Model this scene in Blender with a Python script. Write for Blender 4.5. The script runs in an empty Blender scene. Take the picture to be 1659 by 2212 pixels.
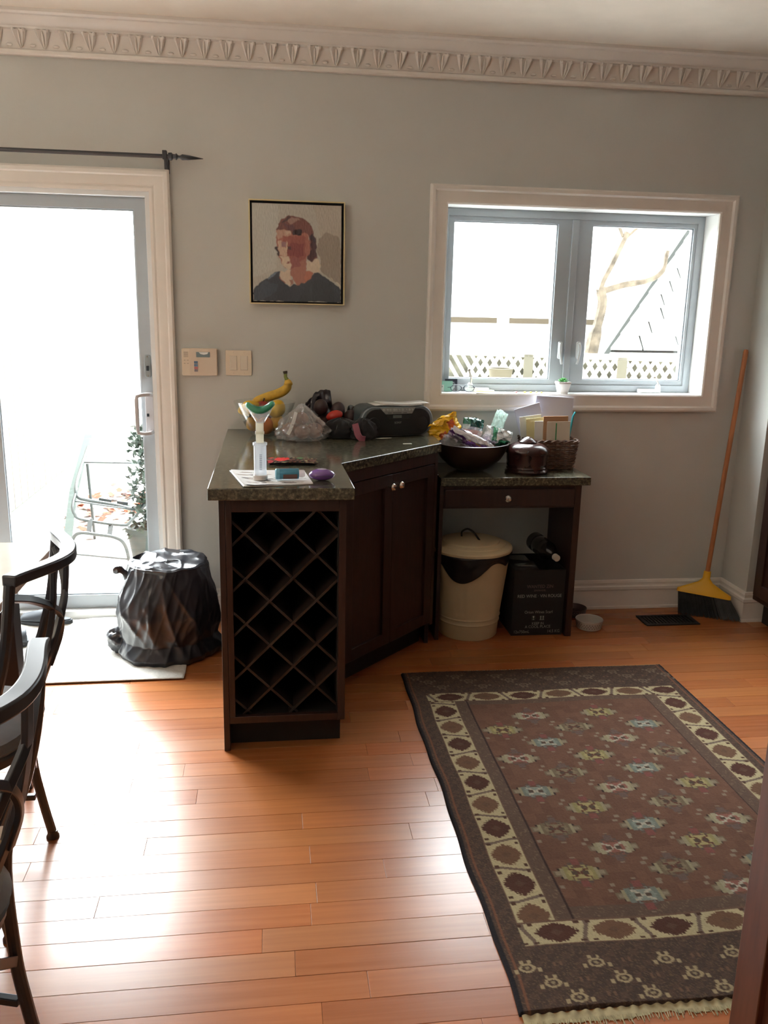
import bpy, bmesh, math, random
import numpy as np
from mathutils import Vector, Matrix, noise
random.seed(7)
S = bpy.context.scene
COL = S.collection
PI = math.pi
# ---------------------------------------------------------------- camera
cam_d = bpy.data.cameras.new('camera'); cam = bpy.data.objects.new('camera', cam_d); COL.objects.link(cam)
FPX = 1842.99; yaw, pitch, roll = 0.1329, -0.2357, 0.021
cam_d.sensor_fit = 'VERTICAL'; cam_d.sensor_height = 24.0; cam_d.lens = FPX/2212*24.0
cam_d.clip_start = 0.05; cam_d.clip_end = 200
fw = Vector((math.sin(yaw)*math.cos(pitch), math.cos(yaw)*math.cos(pitch), math.sin(pitch)))
r0 = Vector((math.cos(yaw), -math.sin(yaw), 0)); u0 = r0.cross(fw)
rr = math.cos(roll)*r0+math.sin(roll)*u0; uu = -math.sin(roll)*r0+math.cos(roll)*u0
m = Matrix((rr, uu, -fw)).transposed().to_4x4(); m.translation = Vector((0, -3.9636, 1.4791))
cam.matrix_world = m
S.camera = cam
# ---------------------------------------------------------------- sky, exposure
W = bpy.data.worlds.new('overcast_sky'); S.world = W; W.use_nodes = True
nt = W.node_tree; bg = nt.nodes['Background']; bg.inputs[0].default_value = (0.93, 0.97, 1.0, 1)
SKY, GLOW = 3.6, 36.0                     # thin cloud, with the sun shining through it up behind the glass door
az, el = math.radians(-22), math.radians(44)
sd = (math.sin(az)*math.cos(el), math.cos(az)*math.cos(el), math.sin(el))
tc = nt.nodes.new('ShaderNodeTexCoord'); dp = nt.nodes.new('ShaderNodeVectorMath'); dp.operation = 'DOT_PRODUCT'; dp.inputs[1].default_value = sd
nt.links.new(tc.outputs['Generated'], dp.inputs[0])
mr = nt.nodes.new('ShaderNodeMapRange'); mr.inputs[1].default_value = .55; mr.inputs[2].default_value = 1.0; mr.inputs[3].default_value = 0; mr.inputs[4].default_value = 1
nt.links.new(dp.outputs['Value'], mr.inputs[0])
pw = nt.nodes.new('ShaderNodeMath'); pw.operation = 'POWER'; pw.inputs[1].default_value = 1.8; nt.links.new(mr.outputs[0], pw.inputs[0])
ma = nt.nodes.new('ShaderNodeMath'); ma.operation = 'MULTIPLY_ADD'; ma.inputs[1].default_value = GLOW; ma.inputs[2].default_value = SKY; nt.links.new(pw.outputs[0], ma.inputs[0])
nt.links.new(ma.outputs[0], bg.inputs[1])
S.view_settings.view_transform = 'Standard'; S.view_settings.look = 'None'
S.view_settings.exposure = 0.85; S.view_settings.gamma = 1.0
try: S.view_settings.use_curve_mapping = False
except Exception: pass
# ---------------------------------------------------------------- materials
def srgb(r, g, b):
    f = lambda c: (c/255/12.92 if c/255 <= .04045 else ((c/255+.055)/1.055)**2.4)
    return (f(r), f(g), f(b))
MATS = {}
def M(name, col, rough=.5, metal=0., var=0., vscale=8., bump=0., bscale=60., coat=0., spec=.5, trans=0., sub=0., stretch=(1, 1, 1), emit=0., sheen=0.):
    if name in MATS: return MATS[name]
    m = bpy.data.materials.new(name); m.use_nodes = True; MATS[name] = m
    nt = m.node_tree; N = nt.nodes; L = nt.links; b = N['Principled BSDF']
    b.inputs['Roughness'].default_value = rough; b.inputs['Metallic'].default_value = metal
    b.inputs['Specular IOR Level'].default_value = spec; b.inputs['Coat Weight'].default_value = coat
    b.inputs['Coat Roughness'].default_value = .1
    b.inputs['Transmission Weight'].default_value = trans
    if sheen: b.inputs['Sheen Weight'].default_value = sheen
    if emit: b.inputs['Emission Color'].default_value = (*col, 1); b.inputs['Emission Strength'].default_value = emit
    tc = N.new('ShaderNodeTexCoord'); mp = N.new('ShaderNodeMapping'); mp.inputs['Scale'].default_value = stretch
    L.new(tc.outputs['Object'], mp.inputs['Vector'])
    n = N.new('ShaderNodeTexNoise'); n.inputs['Scale'].default_value = vscale; n.inputs['Detail'].default_value = 5
    L.new(mp.outputs[0], n.inputs['Vector'])
    rp = N.new('ShaderNodeValToRGB'); v = max(var, .03)
    rp.color_ramp.elements[0].position = .3; rp.color_ramp.elements[1].position = .7
    rp.color_ramp.elements[0].color = (*[max(0, c*(1-v)) for c in col], 1); rp.color_ramp.elements[1].color = (*[min(1, c*(1+v)) for c in col], 1)
    L.new(n.outputs['Fac'], rp.inputs[0]); L.new(rp.outputs[0], b.inputs['Base Color'])
    if bump:
        n2 = N.new('ShaderNodeTexNoise'); n2.inputs['Scale'].default_value = bscale; n2.inputs['Detail'].default_value = 4
        L.new(mp.outputs[0], n2.inputs['Vector'])
        bp = N.new('ShaderNodeBump'); bp.inputs['Strength'].default_value = bump; bp.inputs['Distance'].default_value = .01
        L.new(n2.outputs['Fac'], bp.inputs['Height']); L.new(bp.outputs[0], b.inputs['Normal'])
    return m
def M_thin(name, tint=(1, 1, 1), opac=.08, rough=.02, gl=1.0, translucent=(.9, .9, .9)):
    """thin see-through film or pane: mostly transparent, some diffuse body, fresnel gloss"""
    if name in MATS: return MATS[name]
    m = bpy.data.materials.new(name); m.use_nodes = True; MATS[name] = m
    nt = m.node_tree; N = nt.nodes; L = nt.links; N.remove(N['Principled BSDF']); out = N['Material Output']
    t = N.new('ShaderNodeBsdfTransparent'); t.inputs[0].default_value = (*tint, 1)
    d = N.new('ShaderNodeBsdfDiffuse'); d.inputs[0].default_value = (*translucent, 1)
    tl = N.new('ShaderNodeBsdfTranslucent'); tl.inputs[0].default_value = (*translucent, 1)
    a = N.new('ShaderNodeMixShader'); a.inputs[0].default_value = .5; L.new(d.outputs[0], a.inputs[1]); L.new(tl.outputs[0], a.inputs[2])
    x = N.new('ShaderNodeMixShader'); x.inputs[0].default_value = opac; L.new(t.outputs[0], x.inputs[1]); L.new(a.outputs[0], x.inputs[2])
    g = N.new('ShaderNodeBsdfGlossy'); g.inputs['Roughness'].default_value = rough; g.inputs[0].default_value = (gl, gl, gl, 1)
    lw = N.new('ShaderNodeLayerWeight'); lw.inputs[0].default_value = .5
    p5 = N.new('ShaderNodeMath'); p5.operation = 'POWER'; p5.inputs[1].default_value = 4.; L.new(lw.outputs['Facing'], p5.inputs[0])
    fr = N.new('ShaderNodeMath'); fr.operation = 'MULTIPLY_ADD'; fr.inputs[1].default_value = .75; fr.inputs[2].default_value = .045; L.new(p5.outputs[0], fr.inputs[0])
    y = N.new('ShaderNodeMixShader'); L.new(fr.outputs[0], y.inputs[0]); L.new(x.outputs[0], y.inputs[1]); L.new(g.outputs[0], y.inputs[2])
    L.new(y.outputs[0], out.inputs[0])
    return m
def M_vcol(name, rough=.8, bump=0., bscale=300., sheen=0.):
    m = bpy.data.materials.new(name); m.use_nodes = True; MATS[name] = m
    nt = m.node_tree; N = nt.nodes; L = nt.links; b = N['Principled BSDF']; b.inputs['Roughness'].default_value = rough
    b.inputs['Specular IOR Level'].default_value = .2
    a = N.new('ShaderNodeAttribute'); a.attribute_name = 'print'; L.new(a.outputs['Color'], b.inputs['Base Color'])
    if bump:
        tc = N.new('ShaderNodeTexCoord'); n2 = N.new('ShaderNodeTexNoise'); n2.inputs['Scale'].default_value = bscale
        L.new(tc.outputs['Object'], n2.inputs['Vector'])
        bp = N.new('ShaderNodeBump'); bp.inputs['Strength'].default_value = bump; bp.inputs['Distance'].default_value = .004
        L.new(n2.outputs['Fac'], bp.inputs['Height']); L.new(bp.outputs[0], b.inputs['Normal'])
    return m
def M_granite():
    m = bpy.data.materials.new('speckled_granite'); m.use_nodes = True
    nt = m.node_tree; N = nt.nodes; L = nt.links; b = N['Principled BSDF']; b.inputs['Roughness'].default_value = .13
    b.inputs['Specular IOR Level'].default_value = .6
    tc = N.new('ShaderNodeTexCoord')
    v = N.new('ShaderNodeTexVoronoi'); v.inputs['Scale'].default_value = 380; L.new(tc.outputs['Object'], v.inputs['Vector'])
    n = N.new('ShaderNodeTexNoise'); n.inputs['Scale'].default_value = 90; n.inputs['Detail'].default_value = 8; L.new(tc.outputs['Object'], n.inputs['Vector'])
    r = N.new('ShaderNodeValToRGB'); e = r.color_ramp.elements
    e[0].position = .32; e[0].color = (.035, .034, .027, 1); e[1].position = .72; e[1].color = (.26, .23, .15, 1)
    k = e.new(.52); k.color = (.105, .098, .066, 1)
    L.new(n.outputs['Fac'], r.inputs[0])
    mx = N.new('ShaderNodeMix'); mx.data_type = 'RGBA'; mx.blend_type = 'MULTIPLY'; mx.inputs[0].default_value = .55
    L.new(r.outputs[0], mx.inputs[6]); bw = N.new('ShaderNodeRGBToBW'); L.new(v.outputs['Color'], bw.inputs[0]); L.new(bw.outputs[0], mx.inputs[7]); L.new(mx.outputs[2], b.inputs['Base Color'])
    return m
def M_floor():
    m = bpy.data.materials.new('varnished_fir_boards'); m.use_nodes = True
    nt = m.node_tree; N = nt.nodes; L = nt.links; b = N['Principled BSDF']
    tc = N.new('ShaderNodeTexCoord'); oi = N.new('ShaderNodeObjectInfo')
    ad = N.new('ShaderNodeVectorMath'); ad.operation = 'ADD'
    mu = N.new('ShaderNodeMath'); mu.operation = 'MULTIPLY'; mu.inputs[1].default_value = 37.; L.new(oi.outputs['Random'], mu.inputs[0])
    mp = N.new('ShaderNodeMapping'); mp.inputs['Scale'].default_value = (.7, 20, 20)
    L.new(tc.outputs['Object'], ad.inputs[0]); L.new(mu.outputs[0], ad.inputs[1]); L.new(ad.outputs[0], mp.inputs[0])
    n = N.new('ShaderNodeTexNoise'); n.inputs['Scale'].default_value = 3.5; n.inputs['Detail'].default_value = 6; n.inputs['Distortion'].default_value = .15
    L.new(mp.outputs[0], n.inputs['Vector'])
    r = N.new('ShaderNodeValToRGB'); e = r.color_ramp.elements
    e[0].position = .10; e[0].color = (.29, .085, .024, 1); e[1].position = .92; e[1].color = (.44, .155, .050, 1)
    L.new(n.outputs['Fac'], r.inputs[0])
    hs = N.new('ShaderNodeHueSaturation')
    mr = N.new('ShaderNodeMapRange'); mr.inputs[3].default_value = .86; mr.inputs[4].default_value = 1.12; L.new(oi.outputs['Random'], mr.inputs[0])
    mh = N.new('ShaderNodeMath'); mh.operation = 'MULTIPLY_ADD'; mh.inputs[1].default_value = 7.31; mh.inputs[2].default_value = 0; L.new(oi.outputs['Random'], mh.inputs[0])
    fr = N.new('ShaderNodeMath'); fr.operation = 'FRACT'; L.new(mh.outputs[0], fr.inputs[0])
    m2 = N.new('ShaderNodeMapRange'); m2.inputs[3].default_value = .497; m2.inputs[4].default_value = .505; L.new(fr.outputs[0], m2.inputs[0])
    L.new(mr.outputs[0], hs.inputs['Value']); L.new(m2.outputs[0], hs.inputs['Hue']); L.new(r.outputs[0], hs.inputs['Color'])
    L.new(hs.outputs[0], b.inputs['Base Color'])
    n3 = N.new('ShaderNodeTexNoise'); n3.inputs['Scale'].default_value = 2.2; n3.inputs['Detail'].default_value = 3; L.new(tc.outputs['Object'], n3.inputs['Vector'])
    m3 = N.new('ShaderNodeMapRange'); m3.inputs[3].default_value = .25; m3.inputs[4].default_value = .31; L.new(fr.outputs[0], m3.inputs[0])
    L.new(m3.outputs[0], b.inputs['Roughness'])
    b.inputs['Specular IOR Level'].default_value = .55
    bp = N.new('ShaderNodeBump'); bp.inputs['Strength'].default_value = .02; bp.inputs['Distance'].default_value = .001
    L.new(n.outputs['Fac'], bp.inputs['Height']); L.new(bp.outputs[0], b.inputs['Normal'])
    return m
wall_m = M('matt_grey_wall_paint', srgb(196, 197, 193), .75, var=.02, vscale=3, bump=.05, bscale=180)
ceil_m = M('ceiling_paint', srgb(238, 228, 214), .9)
trim_m = M('white_gloss_trim_paint', srgb(226, 221, 214), .35)
vinyl_m = M('white_vinyl', srgb(226, 229, 230), .3)
grey_vinyl = M('grey_vinyl', srgb(172, 180, 186), .32)
wood_d = M('dark_cherry_wood', (.029, .0125, .010), .38, var=.28, vscale=6, stretch=(10, 10, 1.2), bump=.04, bscale=20)
wood_dd = M('shaded_cherry_lattice_wood', (.024, .016, .013), .5, var=.2, vscale=9)
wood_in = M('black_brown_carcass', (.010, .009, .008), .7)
granite = M_granite()
floor_m = M_floor()
blackmet = M('black_painted_metal', (.022, .026, .034), .33, spec=.6)
chrome = M('brushed_nickel', (.62, .6, .56), .22, metal=1)
brass = M('gilt_metal', (.74, .64, .38), .4, metal=.6)
glass_m = M_thin('window_glass', (.97, .985, .98), .0, .01)
# ---------------------------------------------------------------- mesh kit
def wpos(o):
    p = Vector((0, 0, 0))
    while o is not None: p += o.location; o = o.parent
    return p
class MB:
    def __init__(s): s.v = []; s.f = []
    def add(s, vs, fs):
        k = len(s.v); s.v += [tuple(q) for q in vs]; s.f += [tuple(i+k for i in f) for f in fs]; return s
    def box(s, x0, x1, y0, y1, z0, z1, M4=None):
        vs = [(x0, y0, z0), (x1, y0, z0), (x1, y1, z0), (x0, y1, z0), (x0, y0, z1), (x1, y0, z1), (x1, y1, z1), (x0, y1, z1)]
        if M4 is not None: vs = [tuple(M4 @ Vector(q)) for q in vs]
        return s.add(vs, [(0, 3, 2, 1), (4, 5, 6, 7), (0, 1, 5, 4), (1, 2, 6, 5), (2, 3, 7, 6), (3, 0, 4, 7)])
    def prism(s, poly, z0, z1, M4=None):
        a = sum(poly[i][0]*poly[(i+1) % len(poly)][1]-poly[(i+1) % len(poly)][0]*poly[i][1] for i in range(len(poly)))
        if a < 0: poly = poly[::-1]
        n = len(poly); vs = [(x, y, z0) for x, y in poly]+[(x, y, z1) for x, y in poly]
        if M4 is not None: vs = [tuple(M4 @ Vector(q)) for q in vs]
        return s.add(vs, [tuple(range(n))[::-1], tuple(range(n, 2*n))]+[(i, (i+1) % n, n+(i+1) % n, n+i) for i in range(n)])
    def lathe(s, prof, c, seg=32, M4=None, f=None, cap=True):
        vs = []; n = len(prof)
        for i in range(seg):
            t = 2*PI*i/seg
            for (r, z) in prof:
                q = Vector((r*math.cos(t), r*math.sin(t), z))
                if f: q = f(q, t)
                if M4 is not None: q = M4 @ q
                vs.append((q.x+c[0], q.y+c[1], q.z+c[2]))
        fs = []
        for i in range(seg):
            j = (i+1) % seg
            for k in range(n-1): fs.append((i*n+k, j*n+k, j*n+k+1, i*n+k+1))
        if cap:
            if prof[0][0] > 1e-5: fs.append(tuple(i*n for i in range(seg))[::-1])
            if prof[-1][0] > 1e-5: fs.append(tuple(i*n+n-1 for i in range(seg)))
        return s.add(vs, fs)
    def tube(s, pts, r, seg=8, flat=None, up=None):
        """round bar through pts; flat=(w,h) gives a flat bar, w across `up`"""
        P = [Vector(p) for p in pts]; n = len(P); vs = []; prev = None
        rs = r if isinstance(r, (list, tuple)) else [r]*n
        for i, p in enumerate(P):
            t = (P[min(i+1, n-1)]-P[max(i-1, 0)]).normalized()
            a = Vector(up) if up else (prev if prev is not None else (Vector((0, 0, 1)) if abs(t.z) < .9 else Vector((1, 0, 0))))
            u = (a-t*a.dot(t)).normalized(); w = t.cross(u)
            if up is None: prev = u
            if flat:
                for (sx, sy) in ((-1, -1), (1, -1), (1, 1), (-1, 1)): vs.append(p+w*sx*flat[0]/2+u*sy*flat[1]/2)
                k = 4
            else:
                for j in range(seg):
                    q = 2*PI*j/seg; vs.append(p+(u*math.cos(q)+w*math.sin(q))*rs[i])
                k = seg
        fs = [tuple(range(k))[::-1], tuple(range((n-1)*k, n*k))]
        for i in range(n-1):
            for j in range(k): fs.append((i*k+j, i*k+(j+1) % k, (i+1)*k+(j+1) % k, (i+1)*k+j))
        return s.add(vs, fs)
    def ball(s, c, r, seg=16, rings=10, sc=(1, 1, 1), f=None):
        prof = [(max(r*math.sin(PI*i/rings), 0), -r*math.cos(PI*i/rings)) for i in range(rings+1)]
        sc = Vector(sc)
        def g(q, t):
            q = Vector((q.x*sc.x, q.y*sc.y, q.z*sc.z)); return f(q, t) if f else q
        return s.lathe(prof, c, seg, f=g, cap=False)
    def ring(s, x0, x1, z0, z1, ix0, ix1, iz0, iz1, y0, y1):
        vs = []
        for y in (y0, y1):
            vs += [(x0, y, z0), (x1, y, z0), (x1, y, z1), (x0, y, z1), (ix0, y, iz0), (ix1, y, iz0), (ix1, y, iz1), (ix0, y, iz1)]
        fs = []
        for i in range(4):
            j = (i+1) % 4
            fs += [(i, j, 4+j, 4+i), (8+i, 12+i, 12+j, 8+j), (i, 8+i, 8+j, j), (4+i, 4+j, 12+j, 12+i)]
        return s.add(vs, fs)
    def sheet(s, fn, nu, nv):
        vs = [fn(i/nu, j/nv) for j in range(nv+1) for i in range(nu+1)]
        return s.add(vs, [(j*(nu+1)+i, j*(nu+1)+i+1, (j+1)*(nu+1)+i+1, (j+1)*(nu+1)+i) for j in range(nv) for i in range(nu)])
    def build(s, name, mat, parent=None, label=None, cat=None, group=None, kind=None, bevel=0., smooth=True, ang=35, local=False, solid=0.):
        me = bpy.data.meshes.new(name); V = s.v
        if parent is None and not local:
            xs = [q[0] for q in V]; ys = [q[1] for q in V]; zs = [q[2] for q in V]
            loc = Vector(((min(xs)+max(xs))/2, (min(ys)+max(ys))/2, min(zs)))
            off = loc
        else:
            loc = Vector((0, 0, 0)); off = Vector((0, 0, 0)) if local else wpos(parent)
        me.from_pydata([(q[0]-off.x, q[1]-off.y, q[2]-off.z) for q in V], [], s.f)
        bm = bmesh.new(); bm.from_mesh(me); bmesh.ops.remove_doubles(bm, verts=bm.verts, dist=1e-6)
        bmesh.ops.recalc_face_normals(bm, faces=bm.faces); bm.to_mesh(me); bm.free()
        me.materials.append(mat)
        if smooth: me.shade_smooth(); me.set_sharp_from_angle(angle=math.radians(ang))
        o = bpy.data.objects.new(name, me); COL.objects.link(o); o.location = loc
        if parent is not None: o.parent = parent
        if bevel:
            b = o.modifiers.new('edge', 'BEVEL'); b.width = bevel; b.segments = 2; b.limit_method = 'ANGLE'; b.angle_limit = math.radians(40)
        if solid:
            b = o.modifiers.new('thick', 'SOLIDIFY'); b.thickness = solid
        tag(o, label, cat, group, kind); return o
def tag(o, label=None, cat=None, group=None, kind=None):
    if label: o['label'] = label
    if cat: o['category'] = cat
    if group: o['group'] = group
    if kind: o['kind'] = kind
    return o
def thing(name, loc, label=None, cat=None, group=None, kind=None):
    o = bpy.data.objects.new(name, None); COL.objects.link(o); o.location = loc; o.empty_display_size = .1
    return tag(o, label, cat, group, kind)
def copy_tree(o, parent=None):
    c = o.copy(); COL.objects.link(c)
    if parent is not None: c.parent = parent
    for ch in list(o.children): copy_tree(ch, c)
    return c
def box(*a, M4=None): return MB().box(*a, M4=M4)
def Rz(a, c=(0, 0, 0)): return Matrix.Translation(c) @ Matrix.Rotation(a, 4, 'Z')
def RT(c, rx=0, ry=0, rz=0): return Matrix.Translation(c) @ Matrix.Rotation(rz, 4, 'Z') @ Matrix.Rotation(ry, 4, 'Y') @ Matrix.Rotation(rx, 4, 'X')
def nz(x, y, z, s=1.): return noise.noise(Vector((x*s, y*s, z*s)))
def smoothpath(pts, n=6):
    """Catmull-Rom"""
    P = [Vector(p) for p in pts]; P = [2*P[0]-P[1]]+P+[2*P[-1]-P[-2]]; o = []
    for i in range(1, len(P)-2):
        for k in range(n):
            t = k/n; a, b, c, d = P[i-1:i+3]
            o.append(.5*((2*b)+(c-a)*t+(2*a-5*b+4*c-d)*t*t+(3*b-a-3*c+d)*t**3))
    return o+[P[-2]]
def rrect(x0, x1, y0, y1, r, n=5):
    o = []
    for cx, cy, a in ((x1-r, y1-r, 0), (x0+r, y1-r, PI/2), (x0+r, y0+r, PI), (x1-r, y0+r, 1.5*PI)):
        o += [(cx+r*math.cos(a+PI/2*i/n), cy+r*math.sin(a+PI/2*i/n)) for i in range(n+1)]
    return o
XZ = Matrix(((1, 0, 0, 0), (0, 0, 1, 0), (0, 1, 0, 0), (0, 0, 0, 1)))   # poly (x,z) extruded along y
def text(name, body, size, loc, rot, mat, parent, align='CENTER', font=None, sx=1.):
    c = bpy.data.curves.new(name, 'FONT'); c.body = body; c.size = size; c.align_x = align; c.extrude = .0003; c.resolution_u = 3
    o = bpy.data.objects.new(name, c); COL.objects.link(o)
    dg = bpy.context.evaluated_depsgraph_get(); me = bpy.data.meshes.new_from_object(o.evaluated_get(dg))
    bpy.data.objects.remove(o); bpy.data.curves.remove(c)
    t = bpy.data.objects.new(name, me); COL.objects.link(t); me.materials.clear(); me.materials.append(mat)
    t.parent = parent; t.location = Vector(loc)-wpos(parent); t.rotation_euler = rot; t.scale = (sx, 1, 1)
    return t
def extrude_x(prof, x0, x1):
    """prof list of (y,z) closed, extruded along x"""
    n = len(prof); mb = MB()
    vs = [(x0, y, z) for y, z in prof]+[(x1, y, z) for y, z in prof]
    return mb.add(vs, [tuple(range(n)), tuple(range(n, 2*n))[::-1]]+[(i, n+i, n+(i+1) % n, (i+1) % n) for i in range(n)])
def casing(name, x0, x1, z0, z1, w, prof, mat, parent=None, kind=None, bottom=True):
    """mitred moulding round an opening: inner rectangle x0..x1,z0..z1, profile [(d,y)] d outward"""
    mb = MB(); n = len(prof); rings = []
    cs = [(x0, z0, -1, -1), (x0, z1, -1, 1), (x1, z1, 1, 1), (x1, z0, 1, -1)]
    vs = []
    for cx, cz, sx, sz in cs:
        for d, y in prof:
            vs.append((cx+sx*d, y, cz+(sz*d if (bottom or sz > 0) else 0)))
    segs = [(0, 1), (1, 2), (2, 3)]+([(3, 0)] if bottom else [])
    fs = []
    for a, b in segs:
        for i in range(n): fs.append((a*n+i, a*n+(i+1) % n, b*n+(i+1) % n, b*n+i))
    if not bottom: fs += [tuple(range(n)), tuple(range(3*n, 4*n))[::-1]]
    mb.add(vs, fs); return mb.build(name, mat, parent, kind=kind)
# ================================================================ SETTING
H = 2.587; XL, XR, YB = -2.7, 3.9, -5.6
DX0, DX1, DZ = -2.05, -.51, 1.94          # door opening
WX0, WX1, WZ0, WZ1 = .785, 2.08, 1.089, 1.936
# floor: single boards where the photo shows them
flo = box(XL, XR, YB, .02, -.06, -.009).build('floor', M('subfloor', (.10, .045, .02), .8), kind='structure')
sub = MB(); mesh_cache = {}
y = 0.0; row = 0
while y > -2.95:
    x = -1.5-random.random()*.5
    while x < 2.75:
        L_ = random.choice([.55, .75, .9, 1.1, 1.3]); x1 = min(x+L_, 2.9)
        key = round(x1-x, 2)
        if key not in mesh_cache:
            b = box(-key/2+.0003, key/2-.0003, -.0397, .0397, -.009, 0.).build('plank', floor_m, local=True, smooth=False)
            mesh_cache[key] = b.data; o = b
            bb = b.modifiers.new('edge', 'BEVEL'); bb.width = .0006; bb.segments = 1
        else:
            o = bpy.data.objects.new('plank', mesh_cache[key]); COL.objects.link(o)
            bb = o.modifiers.new('edge', 'BEVEL'); bb.width = .0006; bb.segments = 1
        o.parent = flo; o.location = Vector(((x+x1)/2, y-.04, random.uniform(-.0006, 0)))-flo.location
        x = x1
    y -= .08; row += 1
ytop = y
far_ = MB()
def rows(x0, x1, ya, yb):
    yy = ya
    while yy > yb:
        xx = x0
        while xx < x1:
            xe = min(xx+random.uniform(.7, 1.6), x1)
            far_.box(xx+.001, xe-.001, yy-.0792, yy-.0008, -.009, -.0003); xx = xe
        yy -= .08
rows(XL, -2.0, 0, ytop); rows(2.9, XR, 0, ytop); rows(XL, XR, ytop, YB)
far_.box(-2.0, -1.5, ytop, 0, -.0095, -.0012); 
far_.build('outer_boards', floor_m, flo, kind='stuff', smooth=False)
# walls
T = .2
wb = MB()
wb.box(XL-T, DX0, 0, T, -.06, H); wb.box(DX1, WX0, 0, T, -.06, H); wb.box(WX1, XR+T, 0, T, -.06, H)
wb.box(DX0, DX1, 0, T, DZ, H); wb.box(WX0, WX1, 0, T, -.06, WZ0); wb.box(WX0, WX1, 0, T, WZ1, H)
wb.build('wall_back', wall_m, kind='structure', smooth=False)
box(XL-T, XL, YB, 0, -.06, H).build('wall_left', wall_m, kind='structure', smooth=False)
box(XR, XR+T, YB, 0, -.06, H).build('wall_right', wall_m, kind='structure', smooth=False)
box(XL-T, XR+T, YB-T, YB, -.06, H).build('wall_front', wall_m, kind='structure', smooth=False)
box(2.305, 2.62, -.235, 0, 0, H).build('wall_stub', wall_m, kind='structure', smooth=False)
box(XL-T, XR+T, YB-T, T, H, H+.15).build('ceiling', ceil_m, kind='structure', smooth=False)
# crown moulding with a row of leaf drops
cp = [(0, 2.441), (-.022, 2.441), (-.028, 2.447), (-.028, 2.458), (-.020, 2.464), (-.026, 2.475), (-.034, 2.50), (-.046, 2.524), (-.062, 2.528), (-.064, 2.536),
      (-.074, 2.540), (-.092, 2.556), (-.100, 2.566), (-.112, 2.568), (-.120, 2.575), (-.120, 2.587), (0, 2.587)]
cr = extrude_x(cp, XL, 2.305).build('trim_1', trim_m, kind='structure', ang=25)
lf = MB()
def leafdrop():
    m_ = MB()
    # V-shaped tongue with side curls, hanging on the cove
    def pt(x, t, h):   # t 0 top ..1 bottom along the cove, h height off it
        y_ = -.060+(.036)*t-h*.8; z_ = 2.530-.062*t-h*.6
        return (x, y_, z_)
    nseg = 6
    for sgn in (-1, 1):
        vs = []
        for i in range(nseg+1):
            t = i/nseg; w = .024*(1-t)**.7+.003; xo = sgn*(w)
            vs += [pt(xo*1.15, t, 0), pt(xo*.75, t, .016*(1-.5*t)), pt(xo*.25, t, .008*(1-.6*t)), pt(0, t, .003)]
        m_.add(vs, [(i*4+j, i*4+j+1, (i+1)*4+j+1, (i+1)*4+j) for i in range(nseg) for j in range(3)])
        m_.ball(pt(sgn*.02, .06, .008), .0075, 8, 5)
    m_.tube([pt(0, .1, .008), pt(0, .5, .012), pt(0, .95, .006)], [.003, .005, .002], 6)
    return m_
first = leafdrop().build('leaf_drop', trim_m, local=True)
lm = first.data; k = 0; x = -1.62
while x < 2.26:
    o = first if k == 0 else bpy.data.objects.new('leaf_drop', lm)
    if k: COL.objects.link(o)
    o.parent = cr; o.location = Vector((x, 0, 0))-cr.location; x += .0905; k += 1
# small cups between the drops
cu = MB(); x = -1.62+.045
while x < 2.26:
    cu.ball((x, -.029, 2.474), .008, 8, 5, sc=(1.7, .7, .7)); x += .0905
cu.build('bead_row', trim_m, cr)
# baseboards
bp_ = lambda s=1: [(0, 0), (-.018, 0), (-.018, .012), (-.014, .016), (-.014, .098), (-.019, .104), (-.019, .118), (-.010, .124), (-.010, .134), (-.014, .138), (-.010, .15), (0, .152)]
extrude_x(bp_(), 1.42, 2.305).build('baseboard_back', trim_m, kind='structure', ang=25)
extrude_x(bp_(), DX1+.085, -.17).build('trim_4', trim_m, kind='structure', ang=25)
b = MB(); pr = bp_(); n = len(pr)
path = [((2.305, 0), (-1, 0)), ((2.305, -.235), (-1, -1)), ((2.62, -.235), (0, -1))]
vs = [(px+dx*(-a), py+dy*(-a), z) for (px, py), (dx, dy) in path for a, z in pr]
b.add(vs, [(s*n+i, s*n+(i+1) % n, (s+1)*n+(i+1) % n, (s+1)*n+i) for s in range(2) for i in range(n)]+[tuple(range(n)), tuple(range(2*n, 3*n))])
b.build('baseboard_right', trim_m, kind='structure', ang=25)
# door casing + sliding door
dprof = [(-.002, .0), (-.002, -.012), (.010, -.016), (.018, -.013), (.026, -.018), (.058, -.020), (.064, -.028), (.078, -.030), (.086, -.024), (.086, 0)]
casing('trim_2', DX0, DX1, 0, DZ, .086, dprof, trim_m, kind='structure', bottom=False)
dr = thing('door_1', ((DX0+DX1)/2, .08, 0), kind='structure')
f = MB()
f.ring(DX0, DX1, .0, DZ, DX0+.022, DX1-.022, .05, DZ-.022, .0, .2)
f.build('door_frame', vinyl_m, dr, bevel=.002)
sx0, sx1 = -1.21, -.532
s_ = MB()
s_.ring(sx0-.05, sx1, .05, DZ-.022, sx0, sx1-.055, .115, 1.868, .045, .085); s_.ring(sx0, sx1-.055, .115, 1.868, sx0+.004, sx1-.061, .121, 1.862, .055, .075)
s_.build('sliding_sash', grey_vinyl, dr, bevel=.003)
s_ = MB(); s_.ring(DX0+.02, sx0-.02, .05, DZ-.022, DX0+.08, sx0-.09, .115, 1.868, .1, .14)
s_.build('fixed_sash', M('rosy_vinyl', srgb(214, 200, 198), .4), dr, bevel=.003)
box(sx0, sx1-.055, .062, .066, .115, 1.868).build('pane', glass_m, dr, smooth=False)
box(DX0+.08, sx0-.09, .118, .122, .115, 1.868).build('pane', glass_m, dr, smooth=False)
lk = MB().prism(rrect(-.568, -.540, 1.148, 1.248, .01), .033, .045, XZ).build('thumb_lock', M('zinc_grey', srgb(150, 158, 160), .35, metal=.5), dr, bevel=.002)
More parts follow.
